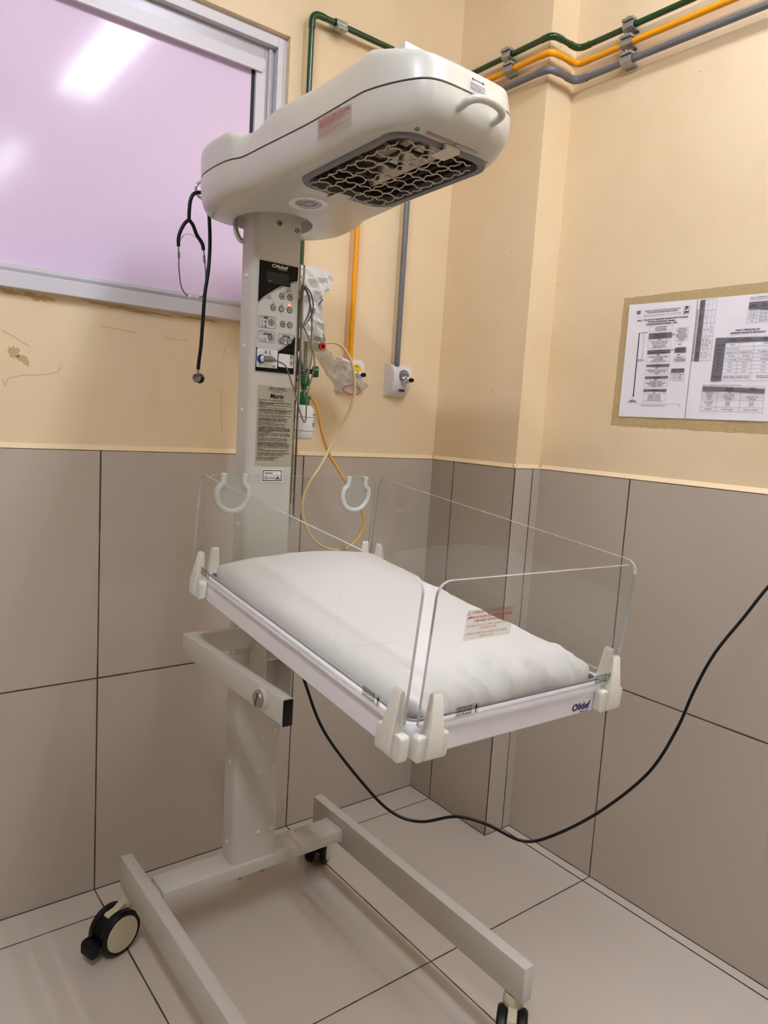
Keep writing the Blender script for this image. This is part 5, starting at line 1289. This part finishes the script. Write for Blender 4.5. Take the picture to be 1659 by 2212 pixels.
bm = BM(); lathe(bm, [(.0125, 1.404), (.0160, 1.408), (.0160, 1.418), (.0125, 1.4325), (0, 1.4325)], 26, Lz); lathe(bm, [(.0085, 1.392), (.0085, 1.405)], 18, Lz); FP('swivel_nut', bm, 'gplas')
bm = BM(); tube(bm, [(fx+.010, fy-.004, 1.4455), (fx+.024, fy-.010, 1.4455)], .0075, 16); bm2 = None
for k in range(1): lathe(bm, [(.0145, -.004), (.016, 0), (.016, .010), (.0135, .0145), (0, .0145)], 20, frameT((fx+.022, fy-.012, 1.4455), (.5, .85, 0), (0, 0, 1)))
FP('control_knob', bm, 'gplas', label='green control knob')
bm = BM(); box(bm, fx-.012, fx+.010, fy, TT-.03, 1.435, 1.462, .004); tube(bm, [(fx, fy, 1.449), (fx, -.028, 1.449)], .0105, 16); FP('inlet_block', bm, 'gplas')
bm = BM(); lathe(bm, [(.006, 1.383), (.006, 1.394)], 14, Lz); FP('outlet_neck', bm, 'steel')
bm = BM(); lathe(bm, [(.0165, 1.348), (.0175, 1.350), (.0175, 1.366), (.0115, 1.370), (.0105, 1.384), (.0085, 1.387), (0, 1.387)], 24, Lz); tube(bm, [(fx+.010, fy, 1.372), (fx+.024, fy-.003, 1.372)], .0045, 12); cap_ = FP('humidifier_cap', bm, 'gplas')
bm = BM(); R2 = .0345
lathe(bm, [(0, 1.252), (.024, 1.252), (.031, 1.256), (R2-.0008, 1.264), (R2, 1.272), (R2, 1.325), (R2-.001, 1.334), (.030, 1.343), (.021, 1.3485), (.0165, 1.3495), (0, 1.3495)], 40, Lz); bo = FP('humidifier_bottle', bm, 'bottle')
def bandz(z, h, m_, r=R2+.0004, a0=-PI, a1=0.2):
    bm = BM(); n_ = 30; prev = None
    for k in range(n_+1):
        a = a0+(a1-a0)*k/n_; c_ = (fx+r*math.cos(a), fy+r*math.sin(a)); cur = (bm.verts.new((*c_, z)), bm.verts.new((*c_, z+h)))
        if prev: bm.faces.new((prev[0], cur[0], cur[1], prev[1]))
        prev = cur
    return bm
bm = bandz(1.3145, .0012, 0); b2 = bandz(1.2755, .0012, 0)
me_ = bpy.data.meshes.new('tmp'); b2.to_mesh(me_); b2.free(); bm.from_mesh(me_); bpy.data.meshes.remove(me_)
def cyltext(bm, s, ang, z, size, r=R2+.0005, bold=.02):
    b3 = BM(); text(b3, Matrix.Identity(4), s, 0, 0, size, 'CENTER', bold)
    for v in b3.verts:
        a = ang+v.co.x/r; zz = v.co.y; v.co = Vector((fx+r*math.cos(a), fy+r*math.sin(a), z+zz))
    me_ = bpy.data.meshes.new('tmp'); b3.to_mesh(me_); b3.free(); bm.from_mesh(me_); bpy.data.meshes.remove(me_)
cyltext(bm, 'UMIDIFICADOR', -.62, 1.3235, .0055); cyltext(bm, 'NÍVEL MÁX', -.52, 1.3115, .0034, bold=0); cyltext(bm, 'NÍVEL MÍN', -.52, 1.2725, .0034, bold=0); cyltext(bm, '(I)', -.95, 1.2955, .0135); cyltext(bm, 'F', -.52, 1.2955, .012)
for v in bm.verts: pass
FP('bottle_print', bm, 'txt', False, parent=bo)

# white crumpled pouch hung behind column
def crumple(name, outline_xz, y, th, m, label, cat, seed=2, amp=.006, loc=None, extra=None):
    xs = [p[0] for p in outline_xz]; zs_ = [p[1] for p in outline_xz]
    loc = Vector((sum(xs)/len(xs), y, max(zs_))); t = tag(empty(name, loc), label, cat)
    bm = BM(); rnd = random.Random(seed)
    P = smooth_path([(p[0], 0, p[1]) for p in outline_xz], 3, True); c = Vector((sum(xs)/len(xs), 0, sum(zs_)/len(zs_)))
    nr = 9; lay = []
    for side in (-1, 1):
        R_ = []
        for k in range(nr):
            f = 1-k/nr*1.0; row = []
            for p in P:
                q = c+(p-c)*f; d = th*math.sqrt(max(0, 1-f*f)); w = amp*(math.sin(q.x*160+q.z*70+seed)+math.sin(q.x*60-q.z*150+seed*2)+.7*math.sin(q.z*260+q.x*90))*min(1, (1-f)*3)
                jit = Vector((rnd.uniform(-1, 1), 0, rnd.uniform(-1, 1)))*amp*.35*(1 if k else 0)
                row.append(Vector((q.x, y+side*d+w, q.z))+jit-loc)
            R_.append(row)
        lay.append(R_)
    n = len(P); outer = [bm.verts.new(v) for v in lay[0][0]]
    for R_ in lay:
        prev = outer
        for row in R_[1:]:
            cur = [bm.verts.new(v) for v in row]
            for i in range(n): bm.faces.new((prev[i], prev[(i+1) % n], cur[(i+1) % n], cur[i]))
            prev = cur
        bm.faces.new(prev)
    return t, bm
t, bm = crumple('plastic_pouch', [(-.640, 1.722), (-.60, 1.724), (-.565, 1.722), (-.545, 1.716), (-.536, 1.706), (-.545, 1.69), (-.56, 1.678), (-.572, 1.670), (-.568, 1.650), (-.572, 1.632), (-.583, 1.612), (-.580, 1.590), (-.570, 1.570), (-.562, 1.545), (-.558, 1.525), (-.566, 1.524), (-.60, 1.528), (-.64, 1.53), (-.66, 1.60), (-.70, 1.66), (-.712, 1.70), (-.69, 1.72)], -.135, .028, 'bag', 'crumpled white plastic pouch hanging behind the column above the flowmeter', 'plastic pouch', 3, .0055)
obj('pouch_film', bm, 'bag', t, False)
bm = BM(); T = frameT(Vector((-.597, -.172, 1.628))-Vector(t.location), (.6, 0, .8), (-.8, 0, .6)); flat(bm, T, [(-.010, -.0028), (.010, -.0028), (.010, .0028), (-.010, .0028)]); flat(bm, frameT(Vector((-.578, -.170, 1.535))-Vector(t.location), (-.35, 0, .93), (.93, 0, .35)), [(-.012, -.0018), (.012, -.0018), (.012, .0018), (-.012, .0018)]); rawobj('grey_seal', bm, 'grey', t)
# clear bag with breathing mask
t, bm = crumple('clear_bag', [(-.575, 1.522), (-.558, 1.527), (-.545, 1.505), (-.525, 1.49), (-.500, 1.485), (-.465, 1.487), (-.44, 1.478), (-.42, 1.46), (-.402, 1.443), (-.392, 1.425), (-.372, 1.418), (-.388, 1.405), (-.392, 1.392), (-.41, 1.386), (-.44, 1.392), (-.47, 1.400), (-.50, 1.42), (-.53, 1.452), (-.555, 1.482), (-.572, 1.502)], -.105, .030, 'cbag', 'clear crinkled plastic bag hanging across the yellow-ringed outlet', 'plastic bag', 5, .0055)
cb_ = obj('bag_film', bm, 'cbag', t, True)
bm = BM(); tl_ = Vector(t.location)
tube(bm, [v-tl_ for v in smooth_path([(-.480, -.13, 1.404), (-.470, -.135, 1.412), (-.45, -.138, 1.416), (-.432, -.136, 1.412), (-.42, -.132, 1.401), (-.428, -.13, 1.393), (-.45, -.13, 1.389), (-.47, -.13, 1.394)], 4, True)], .0014, 8, closed=True); obj('pink_ring', bm, 'txtr', t, True)
bm = BM(); lathe(bm, [(.024, 1.500), (.023, 1.520), (.017, 1.534), (.010, 1.540)], 22, Matrix.Translation(Vector((-.578, -.135, 0))-tl_)); obj('mask_dome', bm, 'clr', t, True)
bm = BM(); lathe(bm, [(.010, -.004), (.010, .004), (.005, .004), (.005, -.004), (.010, -.004)], 20, frameT(Vector((-.577, -.160, 1.512))-tl_, (1, 0, 0), (0, 0, 1))); obj('mask_valve', bm, 'redp', t, True, ); 

# breathing hoses
HS = tag(empty('silicone_hose', (-.56, -.12, 1.52)), 'cream silicone hose arching past the clear bag and looping down behind the bed', 'hose'); hl_ = Vector(HS.location)
bm = BM(); tube(bm, [v-hl_ for v in smooth_path([(-.566, -.135, 1.520), (-.550, -.14, 1.526), (-.530, -.142, 1.529), (-.507, -.142, 1.525), (-.482, -.142, 1.506), (-.463, -.142, 1.48), (-.453, -.142, 1.45), (-.446, -.140, 1.41), (-.446, -.138, 1.38), (-.456, -.132, 1.335), (-.478, -.125, 1.285), (-.505, -.12, 1.235), (-.536, -.12, 1.18), (-.568, -.12, 1.135), (-.588, -.12, 1.095), (-.592, -.12, 1.055), (-.584, -.12, 1.022), (-.566, -.12, .985), (-.535, -.12, .952), (-.49, -.12, .930), (-.455, -.12, .925)], 6)], .0043, 12); obj('hose_tube', bm, 'sil', HS, True)
HT = tag(empty('latex_hose', (-.57, -.12, 1.37)), 'amber latex hose running from the humidifier down behind the rear acrylic wall', 'hose'); hl_ = Vector(HT.location)
bm = BM(); tube(bm, [v-hl_ for v in smooth_path([(-.5615, -.088, 1.372), (-.554, -.095, 1.364), (-.547, -.102, 1.345), (-.540, -.104, 1.318), (-.529, -.104, 1.28), (-.514, -.104, 1.242), (-.494, -.104, 1.205), (-.469, -.106, 1.172), (-.440, -.112, 1.133), (-.410, -.11, 1.095), (-.379, -.11, 1.055), (-.362, -.11, 1.01), (-.365, -.11, .98), (-.385, -.112, .955), (-.41, -.113, .934), (-.430, -.114, .926)], 6)], .0046, 12); obj('hose_tube', bm, 'lat', HT, True)

# ------------------------------------------------------------------ world + colour management
w = bpy.data.worlds.new('World'); S.world = w; w.use_nodes = True
w.node_tree.nodes['Background'].inputs[0].default_value = (.9, .93, 1, 1); w.node_tree.nodes['Background'].inputs[1].default_value = .0
M['tube'].node_tree.nodes['Principled BSDF'].inputs['Emission Strength'].default_value = 136.
S.view_settings.view_transform = 'Standard'; S.view_settings.look = 'None'; S.view_settings.exposure = 0.; S.view_settings.gamma = 1.
S.view_settings.use_curve_mapping = False
S.cycles.max_bounces = 10; S.cycles.transparent_max_bounces = 24; S.cycles.diffuse_bounces = 5
